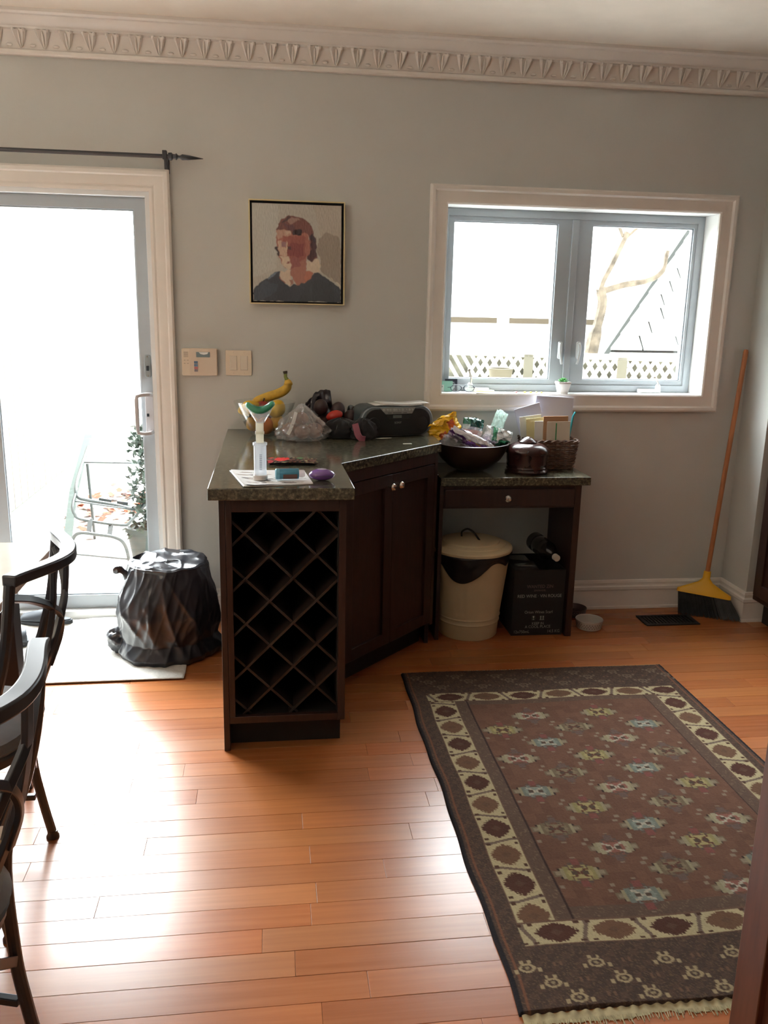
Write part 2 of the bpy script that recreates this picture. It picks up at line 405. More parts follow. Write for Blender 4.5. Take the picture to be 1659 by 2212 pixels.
box(-.560, -.548, .022, .034, 1.178, 1.2).build('thumb_turn', M('dark_metal', (.05, .06, .07), .3, metal=.7), lk, bevel=.002)
for z in (1.155, 1.241): MB().lathe([(.004, 0), (.003, .002)], (-.554, .033, z), 10, Matrix.Rotation(PI/2, 4, 'X')).build('screw', chrome, lk)
h = MB()
h.prism(rrect(-.572, -.536, .892, 1.082, .006), .030, .046, XZ)
hh = MB()
hp = [(-.545, .03, 1.07), (-.552, .0, 1.074), (-.575, -.016, 1.074), (-.600, -.016, 1.068), (-.603, -.016, 1.05), (-.603, -.016, .92), (-.600, -.016, .902), (-.575, -.016, .898), (-.552, .0, .898), (-.545, .03, .902)]
hh.tube(hp, 0, flat=(.016, .018), up=(0, 1, 0))
hd = h.build('handle_plate', M('pale_grey_metal', srgb(192, 190, 192), .35), dr, bevel=.002)
hh.build('grip', M('pale_grey_metal', srgb(192, 190, 192), .35), hd, bevel=.003)
box(-.566, -.556, .024, .031, .972, .985).build('latch', M('dark_metal', (.05, .06, .07)), hd)
st = MB().prism(rrect(-.668, -.625, .125, .205, .006), .0585, .0615, XZ).build('warning_sticker', M('sticker_cream', srgb(214, 200, 165), .5), dr)
box(-.665, -.628, .0575, .0585, .127, .145).build('sticker_band', M('sticker_orange', srgb(205, 135, 60), .5), st)
MB().lathe([(.013, 0), (.013, .001), (0, .001)], (-.647, .0585, .178), 16, Matrix.Rotation(PI/2, 4, 'X')).build('sticker_mark', M('sticker_grey', srgb(120, 110, 90)), st)
# window
wprof = [(-.003, .0), (-.003, -.014), (.004, -.018), (.012, -.016), (.022, -.017), (.05, -.021), (.058, -.03), (.07, -.032), (.078, -.026), (.078, 0)]
casing('trim_3', WX0, WX1, WZ0, WZ1, .078, wprof, trim_m, kind='structure')
wn = thing('window_1', ((WX0+WX1)/2, .15, WZ0), kind='structure')
j = MB(); t = .004
j.ring(WX0, WX1, WZ0-.006, WZ1, WX0+t, WX1-t, WZ0+.002, WZ1-t, -.006, .2)
j.build('jamb_lining', M('white_jamb', srgb(235, 236, 234), .25), wn)
fr = MB(); a0, a1 = WX0+t, WX1-t; z0, z1 = WZ0+.002, WZ1-t
fr.ring(a0, a1, z0, z1, a0+.034, a1-.034, z0+.034, z1-.034, .12, .19)
fr.box(1.416, 1.450, .118, .189, z0+.0345, z1-.0345)
fr.build('window_frame', grey_vinyl, wn, bevel=.003)
for (g0, g1) in ((.848, 1.350), (1.521, 2.028)):
    o0 = a0+.032 if g0 < 1 else 1.448; o1 = 1.418 if g0 < 1 else a1-.032
    q = MB(); A, B = z0+.032, z1-.032
    q.ring(o0, o1, A, B, g0, g1, 1.150, 1.877, .128, .175); q.ring(g0, g1, 1.150, 1.877, g0+.004, g1-.005, 1.154, 1.872, .138, .170)
    sa = q.build('casement_sash', grey_vinyl, wn, bevel=.003)
    box(g0, g1, .153, .157, 1.150, 1.877).build('pane', glass_m, sa, smooth=False)
for x, s in ((1.392, -1), (1.484, 1)):
    lv = MB(); lv.tube(smoothpath([(x, .112, 1.326), (x+s*.003, .100, 1.318), (x+s*.004, .098, 1.29), (x-s*.003, .097, 1.245), (x-s*.008, .100, 1.226)], 4), 0, flat=(.010, .008), up=(0, 1, 0))
    lv.prism(rrect(x-.010, x+.010, 1.25, 1.334, .008), .108, .122, XZ)
    lv.build('sash_lock', M('pale_lock_white', srgb(222, 228, 230), .3), wn, bevel=.002)
for x, d in ((.985, 'l'), (1.86, 'r')):
    op = MB(); op.prism(rrect(x-.058, x+.058, .085, .122, .012), WZ0+.002, WZ0+.020)
    hx = x-.035 if d == 'l' else x+.045
    op.lathe([(.014, 0), (.013, .018), (.008, .026), (0, .027)], (hx, .10, WZ0+.018), 14)
    ob = op.build('crank_operator', vinyl_m, wn, bevel=.003)
    c = MB()
    if d == 'l': pth = [(hx, .098, WZ0+.035), (hx+.002, .09, WZ0+.06), (hx-.006, .085, WZ0+.085), (hx-.012, .082, WZ0+.105)]
    else: pth = [(hx, .098, WZ0+.032), (hx-.008, .088, WZ0+.052), (hx-.022, .08, WZ0+.068), (hx-.034, .076, WZ0+.078)]
    c.tube(smoothpath(pth, 3), [.006]*4+[.004]*3+[.0035]*3 if False else .0045, 8); c.ball(tuple(pth[-1]), .008, 10, 6)
    c.build('crank', M('satin_metal', srgb(165, 160, 152), .3, metal=.6), ob)
# curtain rod
rod = thing('curtain_rod', (-.9, -.07, 2.072), 'black iron curtain rod with spear finial above the glass door', 'curtain rod')
MB().tube([(-1.75, -.07, 2.072), (-.40, -.07, 2.072)], .0085, 10).build('pole', blackmet, rod)
MB().tube([(-.418, -.07, 2.072), (-.405, -.07, 2.072), (-.400, -.07, 2.072), (-.392, -.07, 2.072), (-.385, -.07, 2.072), (-.3795, -.07, 2.072), (-.372, -.07, 2.071), (-.362, -.07, 2.071), (-.33, -.07, 2.070), (-.276, -.07, 2.068)],
          [.015, .016, .010, .010, .014, .006, .006, .012, .009, .0012], 12).build('finial', blackmet, rod)
bk = MB(); bk.tube([(-.43, -.07, 2.072), (-.43, -.02, 2.06), (-.43, -.004, 2.05)], .006, 8); bk.box(-.438, -.422, -.006, 0, 2.012, 2.075); bk.box(-.442, -.424, -.085, -.055, 2.058, 2.094)
bk.box(-.436, -.424, -.078, -.066, 2.02, 2.06)
bk.build('bracket', blackmet, rod, bevel=.002)
bk = MB(); bk.tube([(-1.7, -.07, 2.072), (-1.7, -.02, 2.06), (-1.7, -.004, 2.05)], .006, 8); bk.box(-1.708, -1.692, -.006, 0, 2.012, 2.075); bk.box(-1.71, -1.69, -.085, -.055, 2.058, 2.09)
bk.build('bracket', blackmet, rod, bevel=.002)
# ================================================================ CABINETS
def tint_print(o, fn):
    me = o.data; a = me.color_attributes.new('print', 'FLOAT_COLOR', 'POINT')
    buf = np.ones(len(me.vertices)*4, dtype=np.float32)
    for i, v in enumerate(me.vertices): buf[i*4:i*4+3] = fn(v.co)
    a.data.foreach_set('color', buf)
pc = thing('peninsula_cabinet', (.1, -.9, 0), 'dark cherry angled peninsula cabinet with lattice wine rack end under the tall granite counter', 'cabinet')
TZ = .88
box(-.172, -.152, -1.29, -.003, 0, TZ).build('side_panel', wood_d, pc, bevel=.0015)
fr = MB(); fr.box(-.1515, -.132, -1.29, -1.27, .125, TZ); fr.box(.212, .236, -1.29, -1.27, .10, TZ); fr.box(-.132, .212, -1.29, -1.27, .835, TZ); fr.box(-.152, .212, -1.29, -1.27, .10, .1248)
fr.build('face_frame', wood_d, pc, bevel=.0015)
box(.216, .236, -1.27, -.866, .10, TZ).build('side_panel', wood_d, pc, bevel=.0015)
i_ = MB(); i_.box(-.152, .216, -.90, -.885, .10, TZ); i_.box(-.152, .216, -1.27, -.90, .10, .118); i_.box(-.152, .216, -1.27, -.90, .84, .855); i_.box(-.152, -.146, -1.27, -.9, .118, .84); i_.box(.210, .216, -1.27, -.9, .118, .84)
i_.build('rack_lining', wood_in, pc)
box(-.152, .225, -1.235, -1.22, 0, .10).build('toe_kick', wood_in, pc)
# lattice: crossed boards clipped to the opening
X0, X1, Z0, Z1 = -.146, .211, .119, .839
def clip(px, pz, dx, dz):
    t0, t1 = -9, 9
    for p_, d_, lo, hi in ((px, dx, X0, X1), (pz, dz, Z0, Z1)):
        a, b = (lo-p_)/d_, (hi-p_)/d_
        if a > b: a, b = b, a
        t0, t1 = max(t0, a), min(t1, b)
    return t0, t1
for sgn in (1, -1):
    for k in range(-7, 9):
        px, pz = .062, .445+k*.156+.02*sgn*0
        t0, t1 = clip(px, pz, 1, sgn)
        if t1-t0 < .03: continue
        a = (px+t0, pz+t0*sgn); b = (px+t1, pz+t1*sgn)
        n = (-sgn*.7071*.004, .7071*.004)
        yb = -1.262 if sgn > 0 else -1.256
        poly = [(a[0]+n[0], a[1]+n[1]), (b[0]+n[0], b[1]+n[1]), (b[0]-n[0], b[1]-n[1]), (a[0]-n[0], a[1]-n[1])]
        MB().prism(poly, yb, -.905, XZ).build('lattice_board', wood_dd, pc, smooth=False)
# diagonal front
A = Vector((.236, -.866, 0)); B = Vector((.690, -.400, 0)); LF = (B-A).length; ang = math.atan2(B.y-A.y, B.x-A.x)
MF = Rz(ang, A)
def shaker(name, x0, x1, z0, z1, M4, parent, st=.05, t=.02, mat=None):
    mb = MB(); mat = mat or wood_d
    mb.box(x0, x0+st, -t, 0, z0, z1, M4); mb.box(x1-st, x1, -t, 0, z0, z1, M4); mb.box(x0+st, x1-st, -t, 0, z1-st, z1, M4); mb.box(x0+st, x1-st, -t, 0, z0, z0+st, M4)
    o = mb.build(name, mat, parent, bevel=.002)
    box(x0+st, x1-st, -t*.45, -.001, z0+st, z1-st, M4=M4).build('inset_panel', mat, o)
    return o
def knob(pos, nrm, parent, mat=chrome, s=1.):
    q = Vector(nrm).to_track_quat('Z', 'Y').to_matrix().to_4x4()
    MB().lathe([(.005*s, 0), (.0045*s, .012*s), (.008*s, .016*s), (.0145*s, .021*s), (.0155*s, .025*s), (.012*s, .031*s), (.006*s, .0335*s), (0, .034*s)], pos, 18, q).build('knob', mat, parent)
bx = MB(); bx.box(0, LF, .002, .02, .10, TZ, MF)
bx.build('front_board', wood_in, pc)
rl = MB(); rl.box(0, .022, -.02, .002, .10, TZ, MF); rl.box(LF-.022, LF, -.02, .002, .10, TZ, MF); rl.box(.022, LF-.022, -.02, .002, .835, TZ, MF)
rl.build('face_frame', wood_d, pc, bevel=.0015)
nr = (MF.to_3x3() @ Vector((0, -1, 0)))
for (a, b, kx) in ((.024, LF/2-.001, LF/2-.028), (LF/2+.001, LF-.024, LF/2+.028)):
    d = shaker('door', a, b, .112, .83, MF, pc)
    knob(MF @ Vector((kx, -.02, .785)), nr, d)
box(.03, LF, .05, .065, 0, .10, M4=MF).build('toe_kick', wood_in, pc)
sp = MB(); sp.box(.672, .690, -.395, -.003, 0, TZ); sp.build('side_panel', wood_d, pc, bevel=.0015)
ct = [(-.203, -1.323), (.258, -1.333), (.251, -.888), (.716, -.418), (.725, -.003), (-.203, -.003)]
MB().prism(ct, TZ+.001, .92).build('granite_countertop', granite, label='polished speckled granite worktop on the tall angled peninsula cabinet', cat='countertop', bevel=.003)
# desk
dk = thing('desk', (1.05, -.19, 0), 'low dark desk with one drawer and granite top below the window', 'desk')
box(.727, 1.41, -.378, -.003, .722, .76).build('granite_top', granite, dk, bevel=.003)
box(1.345, 1.375, -.362, -.02, 0, .722).build('side_panel', wood_d, dk, bevel=.002)
box(.727, .745, -.362, -.02, 0, .722).build('side_panel', wood_d, dk, bevel=.002)
box(.745, 1.345, -.360, -.34, .618, .722).build('drawer_rail', wood_d, dk, bevel=.001)
q = box(.750, 1.340, -.374, -.361, .630, .706).build('drawer', wood_d, dk, bevel=.002)
knob((1.028, -.374, .669), (0, -1, 0), q)
# right-hand tall kitchen cabinet
kc = thing('kitchen_cabinet', (2.6, -.7, 0), 'tall reddish dark wood kitchen cabinet beside the stub wall at right', 'cabinet')
red_w = M('reddish_wood', (.20, .062, .026), .4, var=.25, vscale=6, stretch=(10, 10, 1.2))
box(2.325, 2.9, -1.4, -.262, .125, 2.25).build('carcass', wood_d, kc, bevel=.003)
MK = Rz(-PI/2, (2.325, -.262, 0))
shaker('door', .03, .55, .16, .84, MK, kc, .06)
shaker('door', .03, .55, .875, 2.2, MK, kc, .06, mat=red_w)
shaker('door', .58, 1.1, .16, .84, MK, kc, .06)
shaker('door', .58, 1.1, .875, 2.2, MK, kc, .06, mat=red_w)
box(2.39, 2.9, -1.4, -.262, 0, .125).build('toe_kick', wood_in, kc)
# near island at the right edge
ki = thing('kitchen_island', (1.2, -3.1, 0), 'reddish dark wood island corner standing near the rug at right edge', 'cabinet')
box(.850, 1.6, -3.5, -2.742, .0, .87).build('carcass', wood_in, ki)
shaker('end_panel', 0, .755, 0, .87, Rz(-PI/2, (.850, -2.742, 0)), ki, .075, .022, M('warm_cherry_wood', (.085, .026, .014), .4, var=.25, vscale=6, stretch=(10, 10, 1.2)))
box(.851, 1.64, -3.53, -2.744, .87, .91).build('granite_top', granite, ki, bevel=.003)
# ================================================================ RUG
def build_rug():
    x0, x1, ya, yb = .515, 1.645, -.728, -2.487
    Wd, Ln = x1-x0, ya-yb; nu, nv = 360, 560
    U, V = np.meshgrid(np.linspace(0, Wd, nu+1), np.linspace(0, Ln, nv+1))      # V from far to near
    rng = np.random.default_rng(3)
    def cc(r, g, b): return np.array(srgb(r, g, b))*.74
    C = np.zeros(U.shape+(3,)); C[:] = cc(104, 78, 66)
    n1 = rng.random((57, 37)); jj = (V/Ln*55.9).astype(int); ii = (U/Wd*35.9).astype(int)
    C *= (.86+.3*n1[jj, ii])[..., None]
    def P(mask, col, a=1.): C[mask] = C[mask]*(1-a)+np.array(col)*a
    dark = cc(78, 62, 54); cream = cc(184, 170, 134); brown = cc(82, 54, 42); grey = cc(112, 98, 84)
    L0, L1, R0, R1 = .068, .172, .972, 1.078
    F0, F1, N0, N1 = .205, .282, 1.492, 1.572
    outer = (U < L0) | (U > R1) | (V < F0) | (V > N1); P(outer, dark)
    # small speckle in the outer guard
    sp = rng.random(U.shape) < .16; P(outer & sp, cc(120, 96, 74), .6)
    sq = (((U*55).astype(int)+(V*55).astype(int)) % 3 == 0); P(outer & sq & (U > .015), cc(96, 74, 62), .55)
    P((U < .012) | (U > Wd-.012), cc(38, 34, 38)); P((U > .02) & (U < .026), cc(130, 84, 62), .8); P((U < Wd-.02) & (U > Wd-.026), cc(130, 84, 62), .8)
    def band_cells(mask, a, b, pitch, off, lo, hi):
        """a runs along the band, b across 0..1; cells of zigzag hexagon ovals on cream"""
        P(mask, cream)
        t = (a-off)/pitch; k = np.floor(t); f = t-k-.5; g = b-.5
        step = lambda q, n: np.round(q*n)/n
        par = (k % 2 == 0)
        jag = .030*(np.floor(np.abs(f)*34) % 2)+.022*(np.floor(np.abs(g)*22) % 2)
        body = (np.abs(f)/.40)**1.5+(np.abs(g)/.43)**1.5 < 1-jag*4
        diag = np.abs(np.abs(f)-.5+np.where(par, 1, -1)*.10*np.clip(g*2.2, -.6, .6)) < .040
        P(mask & diag, cc(116, 98, 86)); 
        tri = (np.abs(np.abs(f)-.40) < .045) & (np.abs(np.abs(g)-.38) < .05); P(mask & tri, brown)
        m1 = mask & body
        P(m1 & par, cc(84, 52, 42)); P(m1 & ~par, cc(112, 82, 62))
        inner = (np.abs(f)*1.25+np.abs(g)*.95) < .14; P(mask & inner, cc(96, 74, 58), .6)
        fr_ = (np.abs(g) > .46); P(mask & fr_, cc(110, 84, 70))
    mL = (U >= L0) & (U <= L1) & (V > F0) & (V < N1); mR = (U >= R0) & (U <= R1) & (V > F0) & (V < N1)
    mF = (V >= F0) & (V <= F1) & (U > L0) & (U < R1); mN = (V >= N0) & (V <= N1) & (U > L0) & (U < R1)
    band_cells(mL, V, (U-L0)/(L1-L0), .1235, .298, 0, 1); band_cells(mR, V, (U-R0)/(R1-R0), .1235, .298, 0, 1)
    band_cells(mF, U, (V-F0)/(F1-F0), .146, .085, 0, 1); band_cells(mN, U, (V-N0)/(N1-N0), .146, .085, 0, 1)
    # inner guard and field
    g1 = (U > L1) & (U < R0) & (V > F1) & (V < N0); P(g1, cc(98, 78, 66))
    P(g1 & sq & sp, cc(140, 120, 96), .6)
    fld = (U > L1+.045) & (U < R0-.045) & (V > F1+.03) & (V < N0-.045)
    P(fld, cc(110, 78, 62)); C[fld] *= (.88+.24*n1[jj, ii])[fld][:, None]
    edge = g1 & ~fld & ((np.abs(U-(L1+.043)) < .003) | (np.abs(U-(R0-.043)) < .003)); P(edge, cc(60, 44, 40))
    cols = [.295+.1335*i for i in range(5)]
    pal = [cc(164, 152, 104), cc(140, 92, 80), cc(132, 138, 128), cc(132, 116, 92)]
    def step(q, s): return np.round(q/s)*s
    for ci, cx in enumerate(cols):
        for r in range(9):
            cy = .415+.1*(ci % 2 == 0)*1.02+.2*r
            if cy > N0-.03 or cy < F1+.02: continue
            du, dv = U-cx, V-cy; sel = (np.abs(du) < .075) & (np.abs(dv) < .075) & (g1)
            kind = (r+ci+(ci//2)) % 4; c0 = pal[kind]
            a, b_ = np.abs(step(du, .005))/1.2, np.abs(step(dv, .005))/1.25
            # corner steps, cross and centre
            jg = .004*(np.floor(a*260) % 2)+.003*(np.floor(b_*260) % 2)
            P(sel & (a*.95+b_+jg < .052) & (a+b_ > .030), cc(96, 80, 72)); P(sel & (a+b_+jg < .046) & (a+b_ > .034) & (a > .010), c0*.8)
            P(sel & (np.abs(a-.040) < .004) & (b_ < .020), cc(150, 140, 112)); P(sel & (np.abs(a-.046) < .003) & (np.abs(b_-.012) < .006), cc(56, 42, 38))
            P(sel & (a > .024) & (a < .036) & (b_ < .022), c0*.75 if kind != 1 else cc(158, 150, 124))
            P(sel & (b_ > .026) & (b_ < .048) & (a < .011), cc(104, 86, 80) if kind % 2 else cc(128, 76, 70))
            P(sel & (a > .044) & (a < .062) & (b_ < .009), cc(118, 104, 84))
            P(sel & (a+.6*b_ < .030) & (b_ < .018), c0)
            P(sel & (np.abs(a-b_*1.4) < .0045) & (a < .024), cc(98, 62, 50) if kind in (0, 3) else cc(176, 168, 150))
            P(sel & (np.abs(a-.014) < .006) & (b_ < .005), cc(86, 70, 58))
            P(sel & (np.abs(a-.050) < .006) & (b_ < .006), cc(142, 128, 108)); P(sel & (b_ > .050) & (b_ < .056) & (a < .006), cc(138, 120, 100))
            for (ox, oy) in ((.067, .055), (-.067, .055), (.067, -.055), (.055, .075)):
                dd = (np.abs(du-ox) < .007) & (np.abs(dv-oy) < .006); P(dd & fld, cc(138, 122, 104))
    # skirt panels with little flower heads
    for vv, rowy in ((1, (1.636, 1.686, 1.733)), (0, (.055, .10, .15))):
        for i, ry in enumerate(rowy):
            for k in range(8):
                fx = .05+i*.047+k*.168; du, dv = U-fx, (V-ry)*(1 if vv else -1)
                rr_ = np.sqrt((du/.020)**2+(dv/.014)**2)
                col = cc(168, 150, 118) if vv else cc(120, 104, 88)
                inn = (V > N1+.02) if vv else (V < F0-.01)
                P(inn & (rr_ < 1.0) & (rr_ > .62), col); P(inn & (rr_ < .3), col*.8)
                P(inn & (np.abs(np.abs(du)-.029) < .005) & (np.abs(dv-.008) < .006), col)
                P(inn & (np.abs(np.abs(du)-.010) < .004) & (np.abs(dv+.019) < .005), col)
                P(inn & (np.abs(np.abs(du-.075)-.008) < .003) & (np.abs(dv+.004) < .006), cc(122, 92, 76), .8)
    C *= (1+.22*(rng.random(C.shape[:2])-.5))[..., None]
    Z = .009+.0012*rng.random(U.shape)
    Z[0, :] = Z[-1, :] = .001; Z[:, 0] = Z[:, -1] = .001
    wob = .003*np.sin(V*9)+.002*np.sin(V*23+1)
    X = x0+U+wob*(1-U/Wd)*(U < .3)*(1-U/.3); Y = ya-V+.004*np.sin(U*11)
    vs = np.stack([X, Y, Z], -1).reshape(-1, 3)
    n = nu+1; idx = (np.arange(nv)[:, None]*n+np.arange(nu)[None, :]).reshape(-1)
    fs = np.stack([idx, idx+n, idx+n+1, idx+1], -1)
    me = bpy.data.meshes.new('pile'); me.vertices.add(len(vs)); loc = Vector((1.08, -1.607, 0))
    me.vertices.foreach_set('co', (vs-np.array(loc)).astype(np.float32).ravel())
    me.loops.add(fs.size); me.loops.foreach_set('vertex_index', fs.ravel().astype(np.int32))
    me.polygons.add(len(fs)); me.polygons.foreach_set('loop_start', (np.arange(len(fs))*4).astype(np.int32)); me.polygons.foreach_set('loop_total', np.full(len(fs), 4, dtype=np.int32))
    me.update(calc_edges=True)
    a = me.color_attributes.new('print', 'FLOAT_COLOR', 'POINT'); buf = np.ones((len(vs), 4), dtype=np.float32); buf[:, :3] = C.reshape(-1, 3)
    a.data.foreach_set('color', buf.ravel()); me.materials.append(M_vcol('knotted_wool_print', .95, .5, 400))
    rug = thing('rug', loc, 'brown patterned oriental rug with cream oval border on the wooden floor', 'rug')
    o = bpy.data.objects.new('pile', me); COL.objects.link(o); o.parent = rug
    # fringes
    fm = M('wool_fringe', srgb(168, 156, 122), .95, var=.2, vscale=60)
    for yy, s in ((yb, -1), (ya, 1)):
        mb = MB(); ln = .034 if s < 0 else .012
        N_ = 90
        def fn(u, v):
            e = ln*(.8+.35*nz(u*9, 2, s)+(.25*nz(u*60, 1, 0)))
            return (x0+.004+u*(Wd-.008), yy+s*v*e, .0045+.0025*math.sin(u*260)*(1-v)-.003*v)
        mb.sheet(fn, 400, 3); mb.build('woven_edge', fm, rug)
        t = MB()
        for i in range(170):
            xx = x0+Wd*(i+.5)/170+random.uniform(-.002, .002); e = ln*random.uniform(.9, 1.35)
            t.tube([(xx, yy+s*ln*.6, .004), (xx+random.uniform(-.004, .004), yy+s*e, .0015)], .0011, 4)
        t.build('fringe', fm, rug, kind='stuff')
build_rug()
# ================================================================ WALL THINGS
def rasterise(poly, X, Z):
    inside = np.zeros(X.shape, bool); n = len(poly); j = n-1
    for i in range(n):
        xi, zi = poly[i]; xj, zj = poly[j]
        c = ((zi > Z) != (zj > Z)) & (X < (xj-xi)*(Z-zi)/((zj-zi) or 1e-9)+xi); inside ^= c; j = i
    return inside
def build_painting():
    x0, x1, z0, z1 = -.092, .326, 1.482, 1.921
    t = thing('painting', ((x0+x1)/2, -.017, z0), 'framed oil portrait of a faceless red-haired person in a dark sweater', 'painting')
    f = MB(); w = .0052
    for a in ((x0, x1, z1-w, z1), (x0, x1, z0, z0+w)): f.box(a[0], a[1], -.036, -.002, a[2], a[3])
    for a in ((x0, x0+w), (x1-w, x1)): f.box(a[0], a[1], -.036, -.002, z0+w, z1-w)
    f.build('frame', brass, t, bevel=.001)
    box(x0+w, x1-w, -.014, -.004, z0+w, z1-w).build('backing', M('black_felt', (.006, .007, .012), .8), t)
    cx0, cx1, cz0, cz1 = x0+.014, x1-.016, z0+.012, z1-.016
    # canvas: thin block with brush relief and vertex print; zoomed photo coords 150..1400 x 205..1640
    nu, nv = 250, 262; rng = np.random.default_rng(5)
    U, V = np.meshgrid(np.linspace(150, 1400, nu+1), np.linspace(205, 1640, nv+1))
    wu = np.zeros_like(U); wv = np.zeros_like(U)
    for (i, j), _ in np.ndenumerate(U):
        if True:
            wu[i, j] = noise.noise(Vector((U[i, j]/70, V[i, j]/70, 0))); wv[i, j] = noise.noise(Vector((U[i, j]/70, V[i, j]/70, 7)))
    X = U+wu*26+rng.normal(0, 1.2, U.shape); Z = V+wv*26+rng.normal(0, 1.2, U.shape)
    c = lambda *a: np.array(srgb(*a)); C = np.zeros(U.shape+(3,)); C[:] = c(186, 184, 174)
    def P(poly, col, a=1.): m_ = rasterise(poly, X, Z); C[m_] = C[m_]*(1-a)+c(*col)*a
    P([(150, 205), (520, 205), (480, 1150), (150, 1300)], (196, 199, 192), .6)
    P([(1000, 205), (1400, 205), (1400, 700), (1100, 650)], (182, 172, 158), .7)
    P([(1080, 700), (1180, 600), (1330, 640), (1400, 800), (1400, 1380), (1250, 1280), (1120, 1180), (1100, 1000), (1050, 850)], (158, 147, 133))
    P([(910, 1040), (1060, 990), (1110, 1090), (1100, 1200), (1000, 1190), (910, 1160)], (212, 196, 172))
    P([(1240, 1260), (1280, 1280), (1400, 1420), (1400, 1400), (1330, 1330)], (214, 200, 174))
    P([(500, 480), (560, 420), (640, 380), (700, 370), (800, 385), (900, 420), (960, 480), (1010, 580), (1040, 700), (1055, 980), (990, 1045), (920, 1010), (915, 880), (960, 700), (920, 620), (700, 640), (520, 560), (490, 590)], (128, 78, 72))
    P([(630, 450), (700, 390), (790, 400), (820, 430), (740, 470), (690, 500)], (164, 128, 116)); P([(560, 470), (650, 385), (690, 380), (640, 450), (580, 500)], (84, 62, 62))
    P([(500, 540), (600, 470), (560, 580), (490, 590)], (118, 76, 74)); P([(600, 500), (730, 500), (740, 600), (650, 590)], (112, 72, 78))
    P([(950, 650), (1020, 640), (1050, 800), (1050, 950), (990, 1040), (920, 1010), (915, 900), (985, 860)], (84, 54, 60)); P([(960, 640), (1010, 620), (1040, 740), (1000, 760)], (66, 52, 66))
    P([(500, 580), (640, 590), (720, 640), (920, 620), (950, 700), (970, 870), (910, 960), (905, 1150), (700, 1170), (600, 1150), (540, 1050), (520, 960), (480, 850), (480, 700)], (176, 108, 92))
    P([(520, 560), (690, 600), (690, 650), (500, 720), (490, 640)], (190, 150, 128)); P([(620, 600), (690, 600), (690, 640), (620, 640)], (202, 176, 154))
    P([(735, 570), (830, 570), (840, 655), (720, 640)], (56, 38, 48))
    P([(590, 660), (860, 660), (900, 720), (900, 950), (800, 1100), (690, 1160), (690, 1000), (620, 970), (640, 830), (560, 750)], (162, 88, 78))
    P([(700, 760), (880, 780), (870, 930), (800, 980), (650, 960), (630, 880)], (146, 72, 70)); P([(640, 810), (690, 820), (690, 860), (640, 860)], (96, 58, 66))
    P([(510, 740), (550, 740), (560, 830), (640, 840), (620, 970), (540, 960), (500, 860)], (208, 176, 152)); P([(555, 760), (620, 770), (620, 820), (560, 825)], (158, 118, 122)); P([(625, 760), (645, 770), (640, 900), (622, 900)], (222, 196, 164))
    P([(470, 830), (500, 820), (500, 880), (545, 960), (520, 960), (480, 880)], (72, 56, 62))
    P([(540, 970), (640, 970), (680, 1010), (690, 1160), (640, 1170), (570, 1110)], (214, 194, 168)); P([(640, 1045), (680, 1050), (670, 1070), (630, 1065)], (150, 92, 84))
    P([(700, 1080), (900, 990), (905, 1200), (860, 1380), (760, 1390), (690, 1240)], (176, 116, 98)); P([(700, 990), (800, 980), (820, 1100), (690, 1150)], (158, 90, 88))
    P([(530, 1190), (690, 1170), (690, 1395), (600, 1360), (540, 1290)], (212, 190, 166)); P([(900, 1170), (1000, 1190), (980, 1260), (900, 1340), (860, 1350)], (190, 118, 92))
    P([(665, 1310), (720, 1300), (720, 1390), (670, 1390)], (164, 116, 100)); P([(520, 1240), (545, 1300), (610, 1360), (590, 1370), (515, 1290)], (168, 100, 84))
    P([(150, 1640), (150, 1480), (240, 1370), (380, 1270), (500, 1190), (530, 1190), (515, 1280), (590, 1370), (670, 1400), (800, 1385), (900, 1340), (980, 1260), (1010, 1190), (1060, 1200), (1220, 1290), (1330, 1370), (1400, 1430), (1400, 1640)], (62, 70, 82))
    P([(150, 1640), (180, 1460), (320, 1330), (500, 1380), (480, 1500), (250, 1640)], (68, 84, 100), .7); P([(900, 1360), (1100, 1300), (1300, 1400), (1300, 1640), (800, 1640)], (56, 64, 72), .7)
    P([(360, 1290), (440, 1230), (500, 1200), (480, 1240), (380, 1300)], (104, 124, 144))
    streak = np.zeros_like(U)
    for (i, j), _ in np.ndenumerate(U): streak[i, j] = noise.noise(Vector((U[i, j]/16, V[i, j]/55, 3)))
    for _ in range(2):
        K = C.copy(); K[1:-1, 1:-1] = (C[1:-1, 1:-1]*2+C[:-2, 1:-1]+C[2:, 1:-1]+C[1:-1, :-2]+C[1:-1, 2:])/6; C = K
    lum = C.mean(-1, keepdims=True); C = C*.80+lum*.14+.035  # haze put into the paint colours: greyed and lifted
    C *= (1+.09*streak)[..., None]; C = np.clip(C, 0, 1)
    PX = cx0+(U-150)/1250*(cx1-cx0); PZ = cz1-(V-205)/1435*(cz1-cz0); PY = -.032-.0008*streak
    vs = np.stack([PX, PY, PZ], -1).reshape(-1, 3); n = nu+1
    fs = [(j*n+i, (j+1)*n+i, (j+1)*n+i+1, j*n+i+1) for j in range(nv) for i in range(nu)]
    mb = MB(); mb.v = [tuple(q) for q in vs]; mb.f = fs
    per = [i for i in range(n)]+[j*n+nu for j in range(1, nv+1)]+[nv*n+i for i in range(nu-1, -1, -1)]+[j*n for j in range(nv-1, 0, -1)]
    kk = len(mb.v); mb.v += [(mb.v[i][0], -.014, mb.v[i][2]) for i in per]
    for i in range(len(per)): j = (i+1) % len(per); mb.f.append((per[i], per[j], kk+j, kk+i))
    o = mb.build('canvas', M_vcol('oil_paint_print', .6, .15, 90), t)
    off = wpos(t)
    Cf = C
    def fn(co):
        u = (co.x+off.x-cx0)/(cx1-cx0); v = (cz1-(co.z+off.z))/(cz1-cz0)
        return Cf[min(max(int(round(v*nv)), 0), nv), min(max(int(round(u*nu)), 0), nu)]
    tint_print(o, fn)
build_painting()
